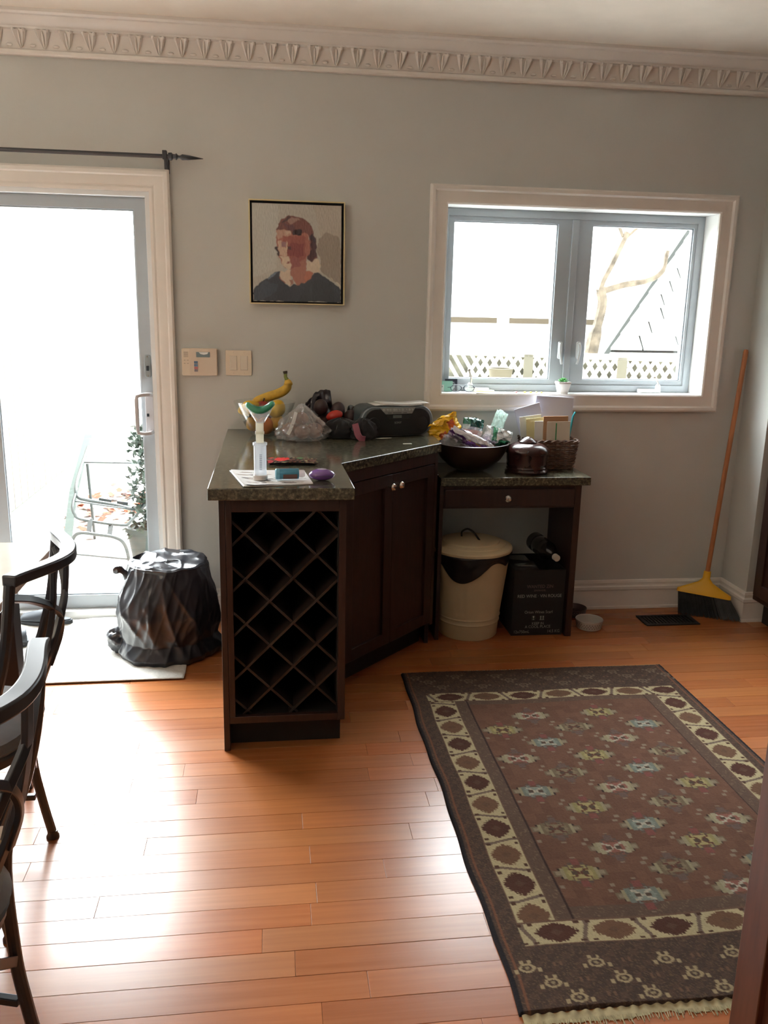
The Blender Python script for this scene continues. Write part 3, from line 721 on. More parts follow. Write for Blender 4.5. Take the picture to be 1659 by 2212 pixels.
cream_p = M('cream_plastic', srgb(222, 208, 188), .45)
kp = thing('alarm_keypad', (-.318, -.014, 1.163), 'cream alarm keypad with small display on the wall beside the door', 'keypad')
MB().prism(rrect(-.397, -.241, 1.163, 1.283, .006), -.026, -.001, XZ).build('housing', cream_p, kp, bevel=.003)
MB().prism(rrect(-.362, -.243, 1.165, 1.281, .004), -.030, -.026, XZ).build('flip_door', M('cream_plastic_door', srgb(216, 200, 182), .4), kp, bevel=.001)
d_ = MB().prism(rrect(-.333, -.273, 1.245, 1.268, .002), -.0315, -.0301, XZ).build('display', M('lcd_grey', srgb(120, 134, 138), .15), kp)
MB().prism([(-.322, 1.267), (-.279, 1.267), (-.284, 1.259), (-.300, 1.256), (-.314, 1.259)], -.0322, -.0316, XZ).build('painted_display_shine', M('painted_shine_white', srgb(235, 238, 236), .1), d_)  # white shape painted on as the display's reflected light
for i, (z, c) in enumerate(((1.217, (96, 122, 152)), (1.204, (96, 122, 152)), (1.192, (190, 120, 122)), (1.181, (158, 150, 156)))):
    MB().prism(rrect(-.343, -.327, z, z+.0105, .001), -.0325, -.030, XZ).build('key', M('key_%d_%d' % (c[0], c[2]), srgb(*c), .4), kp)
g = MB()
for i in range(5): g.box(-.388, -.368, -.027, -.0262, 1.246+i*.005, 1.2475+i*.005)
for a in (-.388, -.374):
    for z in (1.216, 1.230): g.box(a, a+.007, -.0268, -.0262, z, z+.0016)
g.build('speaker_slots', M('slot_grey', srgb(120, 110, 98), .6), kp)
sw = thing('light_switch', (-.147, -.004, 1.164), 'cream double rocker light switch plate below left of the portrait', 'switch')
MB().prism(rrect(-.206, -.089, 1.164, 1.276, .004), -.007, -.001, XZ).build('plate', cream_p, sw, bevel=.002)
for x in (-.171, -.124):
    rk = MB(); rk.add([(x-.0165, -.0075, 1.187), (x+.0165, -.0075, 1.187), (x+.0165, -.0075, 1.252), (x-.0165, -.0075, 1.252), (x-.0145, -.0125, 1.189), (x+.0145, -.0125, 1.189), (x+.0145, -.0085, 1.25), (x-.0145, -.0085, 1.25)],
                  [(0, 3, 2, 1), (4, 5, 6, 7), (0, 1, 5, 4), (1, 2, 6, 5), (2, 3, 7, 6), (3, 0, 4, 7)])
    rk.build('rocker', M('ivory_plastic', srgb(216, 206, 190), .3), sw)
    for z in (1.174, 1.267): MB().lathe([(.003, 0), (.0022, .001)], (x, -.007, z), 10, Matrix.Rotation(PI/2, 4, 'X')).build('screw', cream_p, sw)
# ================================================================ THINGS ON THE TALL COUNTER  (top z = .92)
CT = .9205
clear = M_thin('clear_plastic', (.97, .97, .97), .10, .08)
film = M_thin('crinkled_clear_film', (.90, .89, .88), .24, .10, translucent=(.9, .88, .86))
milky = M_thin('milky_plastic', (.92, .95, .98), .5, .15, translucent=(.86, .9, .95))
bowl_g = M_thin('bowl_glass', (.93, .95, .94), .03, .01)
def prof_bowl(pts, th):
    """outer profile low->high, then back down inside"""
    return pts+[(max(r-th, 0), z+(th if i == 0 else 0)) for i, (r, z) in enumerate(pts)][::-1]
fb = MB().lathe(prof_bowl([(0.0, 0), (.055, 0), (.062, .006), (.085, .04), (.108, .08), (.126, .12), (.137, .148)], .0035)[1:], (-.032, -.19, CT), 40, cap=False)
fb.v.append((-.032, -.19, CT)); 
fb.build('fruit_bowl', bowl_g, label='flared clear glass bowl full of fruit at the wall end of the tall counter', cat='bowl')
def peel(q, s=14, a=.0012): return q*(1+a*nz(q.x, q.y, q.z, 90)*s)
def fruit(name, c, r, mat, label, cat, sc=(1, 1, 1), rot=(0, 0, 0), tip=0., grp=None, stem=None, taper=0.):
    R = RT((0, 0, 0), *rot)
    def f(q, t):
        u = q.z/r
        if tip: q = Vector((q.x, q.y, q.z+(tip*r*max(0, abs(u)-.85)*6*(1 if u > 0 else -1))*(1 if abs(u) > .85 else 0)))
        if taper: k = 1-taper*max(0, u+.1); q = Vector((q.x*k, q.y*k, q.z*(1+.25*taper*(u > 0))))
        return R @ peel(q)
    o = MB().ball(c, r, 20, 14, sc, f).build(name, mat, label=label, cat=cat, group=grp)
    if stem:
        e = R @ Vector((0, 0, r*sc[2]*(1+.25*taper)*.93)); C_ = Vector(c)
        t = thing(name, C_-Vector((0, 0, r)), label, cat, grp)
        o.name = 'flesh'; o.parent = t; o.location = o.location-t.location
        for k_ in ('label', 'category', 'group'):
            if k_ in o: del o[k_]
        t.name = name
        MB().tube([C_+e*.97, C_+e*1.15+Vector((.002, 0, .004)), C_+e*1.32+Vector((.005, 0, .006))], [.003, .0025, .004], 7).build('stem', M('dark_stem', (.03, .02, .015), .8), t)
    return o
yel = M('lemon_peel', srgb(214, 172, 40), .42, var=.08, vscale=30, bump=.25, bscale=400)
pearm = M('pear_skin', srgb(190, 140, 40), .42, var=.22, vscale=40)
org = M('orange_peel', srgb(206, 116, 50), .45, bump=.25, bscale=400)
redm = M('red_apple_skin', srgb(132, 44, 42), .32, var=.3, vscale=30)
Y = -.19
fruit('lemon', (-.098, -.215, 1.040), .034, yel, 'yellow lemon with pointed tip, upper left in the glass bowl', 'lemon', (1, 1, 1.2), (0, 1.35, .4), .16)
fruit('lemon', (.020, -.225, 1.040), .037, yel, 'round yellow lemon at upper right in the glass bowl', 'lemon', (1, 1, 1.08), (.3, .5, 0), .05)
fruit('pear', (-.084, -.215, .974), .033, pearm, 'golden pear low at the left of the glass bowl', 'pear', (1, 1, 1.1), (.6, -.4, 0), taper=.35, stem=1)
fruit('pear', (.020, -.215, .976), .035, pearm, 'golden brown pear low at the right of the glass bowl', 'pear', (1, 1, 1.1), (.4, .5, 0), taper=.3, stem=1)
fruit('orange', (-.030, -.228, .966), .038, org, 'orange at the bottom front of the glass bowl', 'orange')
fruit('apple', (-.038, -.190, 1.038), .034, redm, 'dark red apple between the two lemons in the glass bowl', 'apple', (1, 1, .92), (.2, 0, 0), stem=1)
fruit('apple', (-.030, -.150, .970), .036, redm, 'dark red apple half hidden at the back bottom of the glass bowl', 'apple', (1, 1, .92), stem=1)
# banana
bt = thing('banana', (0, -.16, 1.07), 'yellow banana with green stem leaning up out of the glass bowl', 'banana')
bpts = smoothpath([(-.085, -.170, 1.050), (-.066, -.165, 1.068), (-.02, -.16, 1.084), (.03, -.158, 1.100), (.062, -.158, 1.120), (.071, -.158, 1.142), (.066, -.158, 1.160)], 5)
nb = len(bpts); rad = [max(.004, .0215*math.sin(PI*min(1, (i+1.5)/(nb+1)))**.45) if i < nb*.8 else .0215*(1-.58*((i-nb*.8)/(nb*.2))) for i in range(nb)]
MB().tube(bpts, rad, 7).build('peel', M('banana_peel', srgb(206, 166, 60), .5, var=.16, vscale=35), bt, ang=70)
sp_ = smoothpath([bpts[-1], (.060, -.158, 1.172), (.060, -.158, 1.186)], 3)
stem = MB().tube(sp_, [.009]*2+[.0075]*(len(sp_)-2), 6).build('stem', M('banana_stem_green', srgb(128, 138, 60), .6), bt)
MB().tube([(.060, -.158, 1.186), (.058, -.158, 1.197)], [.0085, .010], 6).build('stem_tip', M('banana_tip', srgb(70, 60, 44), .8), bt)
MB().tube([bpts[0], bpts[0]+Vector((-.008, 0, -.004))], [.005, .003], 6).build('blossom_tip', M('banana_tip', srgb(70, 60, 44), .8), bt)
# crumpled film bags
def crumple(c, prof, seed, seg=72, fold=.16, nf=9, lean=(0, 0), sq=(1, 1), n2=.10):
    zmax = prof[-1][1]
    P_ = smoothpath([(r, 0, z) for r, z in prof], 6)
    P_ = [(p.x, p.z) for p in P_]
    def f(q, t):
        z = q.z; r = math.hypot(q.x, q.y)
        ph = 3*nz(z*9, seed, 0)
        k = 1+fold*math.sin(nf*t+ph*2.5+seed)*(.35+.65*z/zmax)+n2*noise.noise(Vector((math.cos(t)*3+seed, math.sin(t)*3, z*25)))
        rd = abs(noise.noise(Vector((math.cos(t)*6+seed*2, math.sin(t)*6, z*45))))
        k += .10-.35*rd if r > .012 else 0
        zz = z+.009*noise.noise(Vector((math.cos(t)*4, math.sin(t)*4+seed, z*20)))*(1 if z > .006 else 0)
        return Vector((q.x*k*sq[0]+lean[0]*z, q.y*k*sq[1]+lean[1]*z, max(zz, .0005)))
    return MB().lathe([(max(r, .0006), z) for r, z in P_], c, seg, f=f)
pb = thing('bread_bag', (.126, -.300, CT), 'clear crinkled plastic bag of brown rolls beside the fruit bowl', 'bag')
crumple((.126, -.300, CT), [(.085, 0), (.104, .012), (.108, .035), (.088, .07), (.055, .105), (.022, .135), (.010, .148)], 2.3, fold=.15, nf=7).build('film', film, pb, ang=20)
kn = MB(); kn.tube(smoothpath([(.100, -.350, 1.040), (.090, -.380, 1.01), (.074, -.402, .972), (.064, -.408, .955)], 5), 0, flat=(.014, .003), up=(0, 1, 0))
kn.build('tie_tail', M('white_film', srgb(214, 212, 208), .35), pb)
bun = M('crust_brown', srgb(128, 88, 66), .7, var=.25, vscale=25)
for i, (x, y, z, r) in enumerate(((.078, -.297, .957, .034), (.128, -.34, .955, .032), (.180, -.30, .957, .034), (.126, -.27, .957, .032), (.124, -.305, 1.008, .030))):
    lab = ['small brown bread roll at left in the clear plastic bag', 'small brown bread roll at front in the clear plastic bag', 'small brown bread roll at right in the clear plastic bag', 'small brown bread roll at back in the clear plastic bag', 'small brown bread roll on top in the clear plastic bag'][i]
    MB().ball((x, y, z), r, 16, 10, (1.08, 1, .95), lambda q, t: q*(1+.06*noise.noise(q*40))).build('bread_roll', bun, label=lab, cat='bread', group='bread rolls in the clear bag')
# dark bag of produce behind
dbm = M('dark_purple_film', (.022, .016, .022), .32, spec=.6)
db = thing('dark_produce_bag', (.20, -.10, CT), 'dark purple plastic produce bag standing up behind the clear bread bag', 'bag')
def dfn(u, v):
    # standing folded bag, pointed at top right
    L_ = Vector((.125, -.10, .925)); R_ = Vector((.285, -.09, .925)); TL = Vector((.150, -.10, 1.055)); TR = Vector((.262, -.09, 1.098))
    p = (L_*(1-u)+R_*u)*(1-v)+(TL*(1-u)+TR*u)*v
    p.z += .028*math.sin(u*PI*.9)*v*(1 if u > .3 else .6)
    w = .045*math.sin(PI*min(max(u, .02), .98))*(1-v*.75)
    p.y += -w+.012*noise.noise(Vector((u*6, v*6, 1))); p.z += .005*noise.noise(Vector((u*9, 1, v*9)))
    return tuple(p)
def dfn2(u, v):
    a = dfn(u, v); w = .045*math.sin(PI*min(max(u, .02), .98))*(1-v*.75)
    return (a[0], a[1]+1.9*w, a[2])
mb = MB(); mb.sheet(dfn, 22, 20); mb.sheet(dfn2, 22, 20); mb.build('film', dbm, db, ang=25, solid=.0006)
fig = M('dark_fruit_skin', (.035, .016, .016), .45, var=.3, vscale=30)
fruit('avocado', (.215, -.165, 1.040), .032, fig, 'dark round avocado in front of the dark purple bag', 'avocado', (1, 1, 1.15))
fruit('avocado', (.290, -.16, 1.022), .036, fig, 'dark avocado to the right of the dark purple bag', 'avocado', (.9, .9, 1.2), (0, .2, 0))
fruit('fig', (.345, -.17, 1.000), .031, fig, 'dark purple fig with a stubby stem left of the radio', 'fig', (1, 1, 1.0), (0, .25, 0), taper=.2, stem=1)
fruit('tomato', (.272, -.220, 1.010), .026, M('tomato_red', srgb(178, 46, 36), .22), 'red tomato resting above the black pouch', 'tomato', (1.45, 1, .9), (0, -.3, 0))
for i, (x, y, z, r) in enumerate(((.23, -.15, .962, .042), (.31, -.14, .957, .038), (.355, -.16, .950, .030))):
    fruit('beetroot', (x, y, z-.002), r, fig, ['dark beetroot low behind the black pouch, leftmost', 'dark beetroot low behind the black pouch, in the middle', 'dark beetroot low behind the black pouch, nearest the radio'][i], 'beetroot')
# black pouch with pink tag
po = thing('black_pouch', (.33, -.285, CT), 'slumped black fabric pouch with a dark pink tag in front of the radio', 'pouch')
blk = M('black_fabric', (.006, .006, .008), .8, sheen=.2)
crumple((.296, -.272, CT), [(.050, 0), (.072, .014), (.074, .04), (.056, .068), (.022, .082), (.001, .084)], 5.1, 48, .05, 5, sq=(1.0, .62), n2=.22).build('body', blk, po, ang=60)
crumple((.390, -.302, CT), [(.048, 0), (.062, .014), (.062, .045), (.046, .072), (.020, .086), (.001, .088)], 8.4, 48, .05, 5, sq=(.95, .6), n2=.22).build('body', blk, po, ang=60)
pk = MB().tube(smoothpath([(.352, -.335, .990), (.356, -.348, .972), (.362, -.356, .948), (.374, -.362, .932), (.394, -.366, .928)], 5), 0, flat=(.028, .006), up=(0, 1, .4))
pk.build('pink_tag', M('dark_pink_fabric', srgb(128, 62, 78), .5), po, bevel=.002)
# radio
ra = thing('portable_radio', (.530, -.157, CT), 'grey black portable CD radio with silver control panel on the counter', 'radio')
ra.rotation_euler.z = math.radians(15.7)
def bl(mb, name, mat, parent=ra, **k):
    # geometry given in radio space (origin at the root): build local and parent
    o = mb.build(name, mat, None, local=True, **k); o.parent = parent; return o
def stadium(hw, h, r, z0=0., n=10):
    o = []
    for cx, cz, a in ((hw-r, z0+h-r, 0), (-hw+r, z0+h-r, PI/2), (-hw+r, z0+r, PI), (hw-r, z0+r, 1.5*PI)):
        o += [(cx+r*math.cos(a+PI/2*i/n), cz+r*math.sin(a+PI/2*i/n)) for i in range(n+1)]
    return o
shell = M('radio_grey_shell', srgb(66, 76, 80), .38)
bl(MB().prism(stadium(.176, .135, .064), -.066, .075, XZ), 'shell', shell, bevel=.008)
bl(MB().prism(stadium(.174, .131, .062, .002), -.078, -.064, XZ), 'front_rim', M('radio_silver_rim', srgb(120, 130, 134), .3, metal=.4), bevel=.004)
fc = bl(MB().prism(stadium(.160, .118, .055, .006), -.082, -.070, XZ), 'speaker_grille', M('radio_black_front', (.008, .009, .010), .45), bevel=.003)
sv = M('radio_silver', srgb(150, 150, 146), .35, metal=.3)
pan = bl(MB().prism([(-.088, .128), (-.060, .101), (.066, .101), (.082, .128)], -.087, -.079, XZ), 'control_panel', sv, bevel=.001)
for i, x in enumerate((-.071, -.052, -.040, -.022, -.011, .004, .018, .038, .052, .066)):
    r = (.0065, .0045, .0045, .006, .005, .005, .0065, .0035, .0055, .005)[i]
    o = MB().lathe([(r, 0), (r, .002), (r*.8, .003), (0, .003)], (x, -.087, .119), 12, Matrix.Rotation(PI/2, 4, 'X')).build('button', M('radio_button', srgb(170, 172, 168), .3), None, local=True); o.parent = ra
for a, b in ((-.052, -.034), (-.028, .014), (.022, .04)):
    bl(MB().prism(rrect(a, b, .1045, .1085, .0015), -.0885, -.086, XZ), 'button', M('radio_button_dark', srgb(96, 98, 98), .3))
ds = bl(MB().prism([(-.062, .100), (-.045, .078), (.050, .078), (.068, .100)], -.085, -.081, XZ), 'display_bezel', M('radio_bezel', (.01, .011, .012), .15))
bl(MB().prism(rrect(-.026, .016, .083, .096, .001), -.0862, -.0845, XZ), 'display', M('lcd_pale', srgb(96, 104, 102), .15))
for x in (-.115, .115):
    bl(MB().lathe([(.030, 0), (.028, .002), (.020, .0005), (0, .002)], (x, -.082, .058), 24, Matrix.Rotation(PI/2, 4, 'X')), 'speaker_cone', M('speaker_dark', (.012, .012, .013), .5))
tx = text('maker_name', 'SONY', .013, (0, 0, 0), (PI/2, 0, 0), M('logo_silver', srgb(150, 150, 148), .4), ra); tx.location = (0, -.0826, .058)
for x in (-.08, .08): bl(MB().prism(rrect(x-.02, x+.02, -.04, .04, .01), -.0005, .004), 'foot', M('rubber', (.01, .01, .01), .8))
hn = MB().tube(smoothpath([(-.15, .055, .10), (-.165, .068, .118), (-.168, .08, .11), (-.17, .085, .075), (-.17, .085, .05)], 4), 0, flat=(.02, .008), up=(0, 1, 0)); bl(hn, 'handle', shell, bevel=.002)
mg = thing('magazine', (.545, -.16, CT+.136), 'thin white magazine lying on top of the portable radio', 'magazine')
mg.rotation_euler.z = math.radians(11)
for k, (a, b, c, z) in enumerate(((-.112, .108, -.07, 0), (-.08, .150, -.055, .0035))):
    o = MB().sheet(lambda u, v: (a+(b-a)*u, c+.12*v, z+.0022*math.sin(u*7+k)+.0022), 16, 2).build('sheet', M('paper_white', srgb(225, 224, 220), .6), None, local=True, solid=.0012); o.parent = mg
# little scraps
scr = M('paper_white', srgb(225, 224, 220), .6)
MB().prism([(.445, -.293), (.478, -.280), (.520, -.278), (.480, -.296)], CT, CT+.0008).build('paper_scrap', scr, label='torn white paper scrap on the counter below the radio', cat='paper')
MB().prism([(.545, -.437), (.582, -.434), (.583, -.446), (.546, -.447)], CT, CT+.0008).build('paper_scrap', scr, label='tiny white paper slip near the diagonal counter edge', cat='paper')
# leaflet with printed drawings
lf_ = thing('leaflet', (.0, -1.16, CT), 'folded white leaflet with grey line pictures under the inhaler spacer', 'leaflet')
Lc = [Vector((-.144, -1.035, 0)), Vector((.107, -1.037, 0)), Vector((.129, -1.268, 0)), Vector((-.088, -1.312, 0))]
def leaf(zb, amp, sh):
    def fn(u, v):
        p = (Lc[0]*(1-u)+Lc[1]*u)*(1-v)+(Lc[3]*(1-u)+Lc[2]*u)*v
        e = max(0, 1-u*6)
        z = CT+zb+amp*(.006*e*(.4+.6*v)+.0035*max(0, math.sin(u*5+.4))*v*max(0, v-.75)*4)
        return (p.x+sh*(1-u), p.y+sh*.6*v, z)
    return fn
MB().sheet(leaf(.0006, .3, -.004), 24, 24).build('lower_sheet', scr, lf_, solid=.0004)
pg = MB().sheet(leaf(.0028, 1., 0), 90, 90).build('top_sheet', M_vcol('leaflet_print', .6), lf_)
rngp = random.Random(4); blots = [(rngp.uniform(.1, .9), rngp.uniform(.12, .93), rngp.uniform(.03, .09), rngp.uniform(.012, .035), rngp.choice([(120, 120, 124), (150, 140, 132), (88, 90, 96), (168, 150, 140)])) for _ in range(26)]
o_ = wpos(lf_)
def lpf(co):
    P0 = Vector((co.x+o_.x, co.y+o_.y, 0)); v = (Lc[0].y-P0.y)/(.255); u = (P0.x-Lc[0].x-.055*v*.9)/.235
    for bx_, by_, w_, h_, c_ in blots:
        if abs(u-bx_) < w_*(.7+.5*abs(math.sin(v*60))) and abs(v-by_) < h_: return srgb(*c_)
    return srgb(226, 227, 228)
tint_print(pg, lpf)
# spacer with mask
sx_, sy_ = -.040, -1.205
sc_ = thing('inhaler_spacer', (sx_, sy_, CT+.004), 'clear upright inhaler spacer tube with a green face mask on top', 'inhaler spacer')
zb = CT+.004
MB().lathe([(.0235, 0), (.0235, .014), (.0215, .016)], (sx_, sy_, zb), 28).build('end_cap', M('spacer_cap_grey', srgb(196, 188, 184), .4), sc_)
MB().lathe([(.0205, .015), (.0205, .112), (.0235, .114), (.0235, .121), (.019, .123)], (sx_, sy_, zb), 32, cap=False).build('chamber', milky, sc_)
sq_ = MB(); sq_.prism(rrect(sx_-.0125, sx_+.0125, sy_-.0115, sy_+.0115, .004), zb+.120, zb+.150); sq_.prism(rrect(sx_-.0145, sx_+.0145, sy_-.0135, sy_+.0135, .004), zb+.150, zb+.157); sq_.prism(rrect(sx_-.0125, sx_+.0125, sy_-.0115, sy_+.0115, .004), zb+.157, zb+.186)
sq_.build('valve_tube', M_thin('ivory_soft_plastic', (.9, .88, .8), .8, .2, translucent=(.85, .83, .74)), sc_, bevel=.001)
def mf(q, t):   # oval, saddle-shaped
    k = min(1, max(0, (q.z-.186)/.045)); s = math.cos(2*t)
    return Vector((q.x*(1+.20*k), q.y*(1-.15*k), q.z+.006*k*s*1.2))
MB().lathe([(.013, .186), (.016, .192), (.028, .212), (.034, .232)], (sx_+.002, sy_, zb), 36, f=mf, cap=False).build('mask_cone', clear, sc_, solid=.001)
mk = MB(); N_ = 44
ring_ = [(sx_+.002+.0385*math.cos(2*PI*i/N_), sy_+.028*math.sin(2*PI*i/N_), zb+.235+.0095*math.cos(4*PI*i/N_)+.002*math.cos(2*PI*i/N_)) for i in range(N_+1)]
mk.tube(ring_, .0088, 12); mk.build('mask_cushion', M('green_silicone', srgb(40, 136, 104), .3, spec=.6), sc_)
g = MB()
for i in range(9): g.box(sx_-.002, sx_+.006, sy_-.0212, sy_-.0206, zb+.035+i*.006, zb+.0375+i*.006)
g.build('scale_print', M('print_grey', srgb(120, 128, 140), .6), sc_)
# inhaler
ih = thing('blue_inhaler', (.055, -1.215, CT+.005), 'small blue asthma inhaler lying on the white leaflet', 'inhaler')
RI = RT((.052, -1.212, CT+.0235), 0, PI/2, .08)
bl_m = M('inhaler_blue', srgb(66, 130, 158), .35); 
def iy(q, t): return Vector((q.x, q.y*.9, q.z))
MB().lathe([(.0165, -.034), (.0175, -.032), (.0175, .030), (.0165, .032)], (0, 0, 0), 24, RI, f=iy).build('sleeve', bl_m, ih)
MB().lathe([(.0155, -.044), (.018, -.041), (.018, -.031)], (0, 0, 0), 24, RI, f=iy).build('mouthpiece_cap', M('inhaler_light_blue', srgb(112, 172, 196), .3), ih)
MB().lathe([(.0125, .03), (.0125, .046), (.010, .052), (0, .053)], (0, 0, 0), 20, RI).build('canister', M_thin('pinkish_clear', (.9, .86, .86), .45, .1, translucent=(.7, .62, .62)), ih)
RL = RT((.052, -1.212, CT+.0235), 0, PI/2, .08)
lb = MB().sheet(lambda u, v: tuple(RL @ Vector((.0180*math.cos(-.9+u*1.9-PI/2+2.0), .0162*math.sin(-.9+u*1.9-PI/2-.0), -.018+.046*v))), 10, 4)
lb2 = MB(); 
for i in range(1): lb2.sheet(lambda u, v: tuple(RL @ Vector((.0179*math.cos(-PI/2-.95+u*1.2+.9), .9*.0179*math.sin(-PI/2-.95+u*1.2+.9), -.02+.046*v))), 12, 4)
lb2.build('label_band', M('label_brown', srgb(96, 66, 62), .5), ih)
# purple disc
pd = thing('purple_disc_inhaler', (.160, -1.205, CT), 'shiny purple disc shaped inhaler at the front of the counter', 'inhaler')
pm = M('pearly_purple', srgb(112, 70, 148), .22, spec=.7, coat=.5)
MB().ball((.160, -1.205, CT+.0195), .043, 32, 16, (1, .80, .45)).build('shell', pm, pd)
MB().ball((.160, -1.205, CT+.0335), .022, 24, 10, (1, .8, .27)).build('window_cap', M('pale_lilac', srgb(168, 158, 178), .25), pd)
MB().tube([(.160+.0436*math.cos(a), -1.205+.0348*math.sin(a), CT+.0195) for a in [2*PI*i/40 for i in range(41)]], .0009, 6).build('seam', M('dark_purple', srgb(70, 44, 96), .3), pd)
# beaded pouch / scarf strip
bs = thing('beaded_purse', (.07, -.865, CT), 'small red and green beaded purse lying flat behind the leaflet', 'purse')
def bfn(u, v):
    z = CT+.006+.010*math.sin(PI*min(max(u, .03), .97))**.4*math.sin(PI*min(max(v, .03), .97))**.5+.004*abs(noise.noise(Vector((u*14, v*7, 0))))
    return (-.020+.180*u+.004*math.sin(v*9), -.935+.105*v+.005*math.sin(u*12), z)
def bfn2(u, v): a = bfn(u, v); return (a[0], a[1], CT)
mb = MB(); mb.sheet(bfn, 70, 40); bb_ = mb.build('embroidered_face', M_vcol('embroidery_print', .6, .3, 500), bs)
ob_ = wpos(bs)
def bcol(co):
    u = (co.x+ob_.x+.02)/.18; v = (co.y+ob_.y+.935)/.105
    if (((u-.30)/.15)**2+((v-.45)/.26)**2) < 1: return srgb(206, 46, 40)
    if (((u-.04)/.09)**2+((v-.2)/.2)**2) < 1: return srgb(160, 34, 40)
    if (((u-.92)/.09)**2+((v-.3)/.2)**2) < 1: return srgb(96, 66, 52)
    if v > .8 and u < .6: return srgb(210, 74, 50)
    if (((u-.66)/.07)**2+((v-.6)/.2)**2) < 1: return srgb(80, 110, 70)
    n_ = noise.noise(Vector((u*16, v*12, 0)))
    return srgb(38, 32, 30) if n_ < .05 else (srgb(120, 62, 48) if n_ < .28 else srgb(120, 124, 84))
tint_print(bb_, bcol)
mb = MB(); mb.box(-.012, .152, -.925, -.838, CT, CT+.008); mb.build('lining', M('black_fabric', (.006, .006, .008), .8), bs, bevel=.003)
# ================================================================ THINGS ON THE DESK (top z = .76)
DT = .7605
MB().lathe([(.045, 0), (.062, .004), (.10, .022), (.138, .058), (.162, .098), (.173, .130), (.168, .131), (.157, .10), (.130, .062), (.09, .03), (.04, .014), (0.001, .012)], (.898, -.192, DT), 48, cap=True)\
    .build('wooden_bowl', M('dark_teak_bowl', (.030, .017, .013), .3, var=.3, vscale=10), label='wide dark wooden bowl holding snack wrappers on the low desk', cat='bowl')
def wrapper(name, c, w, h, d, rot, fn, mat, label, seed, group=None):
    """crumpled pillow bag, w x h, thickness d"""
    Mx = RT(c, *rot); mb = MB(); nu, nv = 44, 34
    for s in (-1, 1):
        def f(u, v):
            a, b = u*2-1, v*2-1
            th = d/2*max(0, 1-a*a)**.6*max(0, 1-b*b)**.5
            n1 = noise.noise(Vector((a*2.2+seed, b*2.2, s))); n2_ = abs(noise.noise(Vector((a*3+b*1.6+seed, b*3, s*.5))))
            p = Vector((a*w/2*(1+.08*n1), s*th*(1+.5*n1)+d*.42*(n2_-.25)+d*.12*(abs(noise.noise(Vector((a*5+b*3+seed, b*5-a*2, 3))))-.2)+.25*d*math.sin(b*2+seed), b*h/2*(1-.10*abs(a)+.10*noise.noise(Vector((a*3, seed, 0))))))
            return tuple(Mx @ p)
        mb.sheet(f, nu, nv)
    o = mb.build(name, mat, label=label, cat='wrapper', group=group, ang=22)
    if fn:
        inv = Mx.inverted(); L_ = o.location.copy()
        def cf(co):
            q = inv @ (co+L_); return fn(q.x/w+.5, q.z/h+.5)
        tint_print(o, cf)
    return o
foil = M_vcol('glossy_foil_print', .22); foil.node_tree.nodes['Principled BSDF'].inputs['Specular IOR Level'].default_value = .8
def c_yel(u, v):
    if abs(u-.72) < .11 and abs(v-.55) < .2: return srgb(206, 92, 30)
    if abs(u-.35) < .12 and abs(v-.25) < .14: return srgb(196, 92, 34)
    if v < .12: return srgb(120, 86, 40)
    return srgb(240, 186, 20)
def c_pur(u, v):
    k = noise.noise(Vector((u*5, v*5, 2)))
    if v > .72: return srgb(232, 230, 236)
    if u > .45 and v > .35: return srgb(140, 84, 190) if k < .2 else srgb(224, 170, 120)
    if k > .1: return srgb(190, 178, 200)
    return srgb(92, 48, 110)
def c_grn(u, v):
    if v < .28: return srgb(206, 40, 56)
    if v < .5: return srgb(214, 186, 172)
    if u < .3: return srgb(196, 214, 206) if v < .7 else srgb(60, 120, 92)
    return srgb(22, 82, 72) if v > .62 else srgb(176, 186, 190)
def c_clr(u, v):
    k = noise.noise(Vector((u*6, v*6, 5)))
    if u > .52 and v < .55: return srgb(30, 118, 78)
    if abs(u-.35) < .08 and v > .4: return srgb(60, 140, 104)
    return srgb(236, 240, 240) if k > -.15 else srgb(176, 186, 186)
wrapper('snack_wrapper', (.775, -.17, .955), .150, .100, .05, (.3, -.45, .2), c_yel, foil, 'yellow snack wrapper with orange marks, left in the wooden bowl', 1.0)
wrapper('snack_wrapper', (.880, -.245, .905), .200, .090, .045, (.6, .42, -.1), c_pur, foil, 'purple and silver snack wrapper across the front of the wooden bowl', 2.4)
wrapper('snack_wrapper', (.905, -.165, .940), .100, .115, .04, (-.1, .15, .1), c_grn, foil, 'dark green white and red wrapper standing in the middle of the bowl', 3.7)
wrapper('snack_wrapper', (1.020, -.185, .915), .130, .080, .05, (.4, .25, 0), c_clr, foil, 'white and green snack wrapper low at the right of the bowl', 4.9)
wrapper('clear_wrapper', (1.022, -.17, .962), .060, .150, .03, (-.1, .45, .1), None, M_thin('shiny_cellophane', (.86, .93, .90), .34, .08, translucent=(.75, .9, .84)), 'shiny clear cellophane wrapper sticking up at the right of the bowl', 6.1)
wrapper('clear_wrapper', (.795, -.245, .892), .095, .075, .04, (.5, .3, .2), None, film, 'dull clear wrapper at the left rim of the wooden bowl', 7.3)
# a slim tool leaning between the counter and the bowl
# lidded pot
pt_ = thing('lidded_pot', (1.150, -.240, DT), 'round dark glazed pot with a knobbed lid at the desk front', 'pot')
pm_ = M('dark_red_lacquer', (.032, .012, .011), .19, var=.4, vscale=14, spec=.6)
MB().lathe([(.080, 0), (.097, .002), (.099, .010), (.092, .018), (.094, .024), (.090, .030), (.0925, .042), (.091, .048), (.093, .06), (.093, .088), (.089, .092), (.001, .092)], (1.150, -.240, DT), 44).build('body', pm_, pt_)
MB().lathe([(.098, .089), (.100, .094), (.098, .104), (.086, .118), (.066, .129), (.046, .133), (.040, .134), (.041, .139), (.032, .147), (.019, .156), (.008, .1605), (0, .162)], (1.150, -.240, DT), 44).build('lid', pm_, pt_)
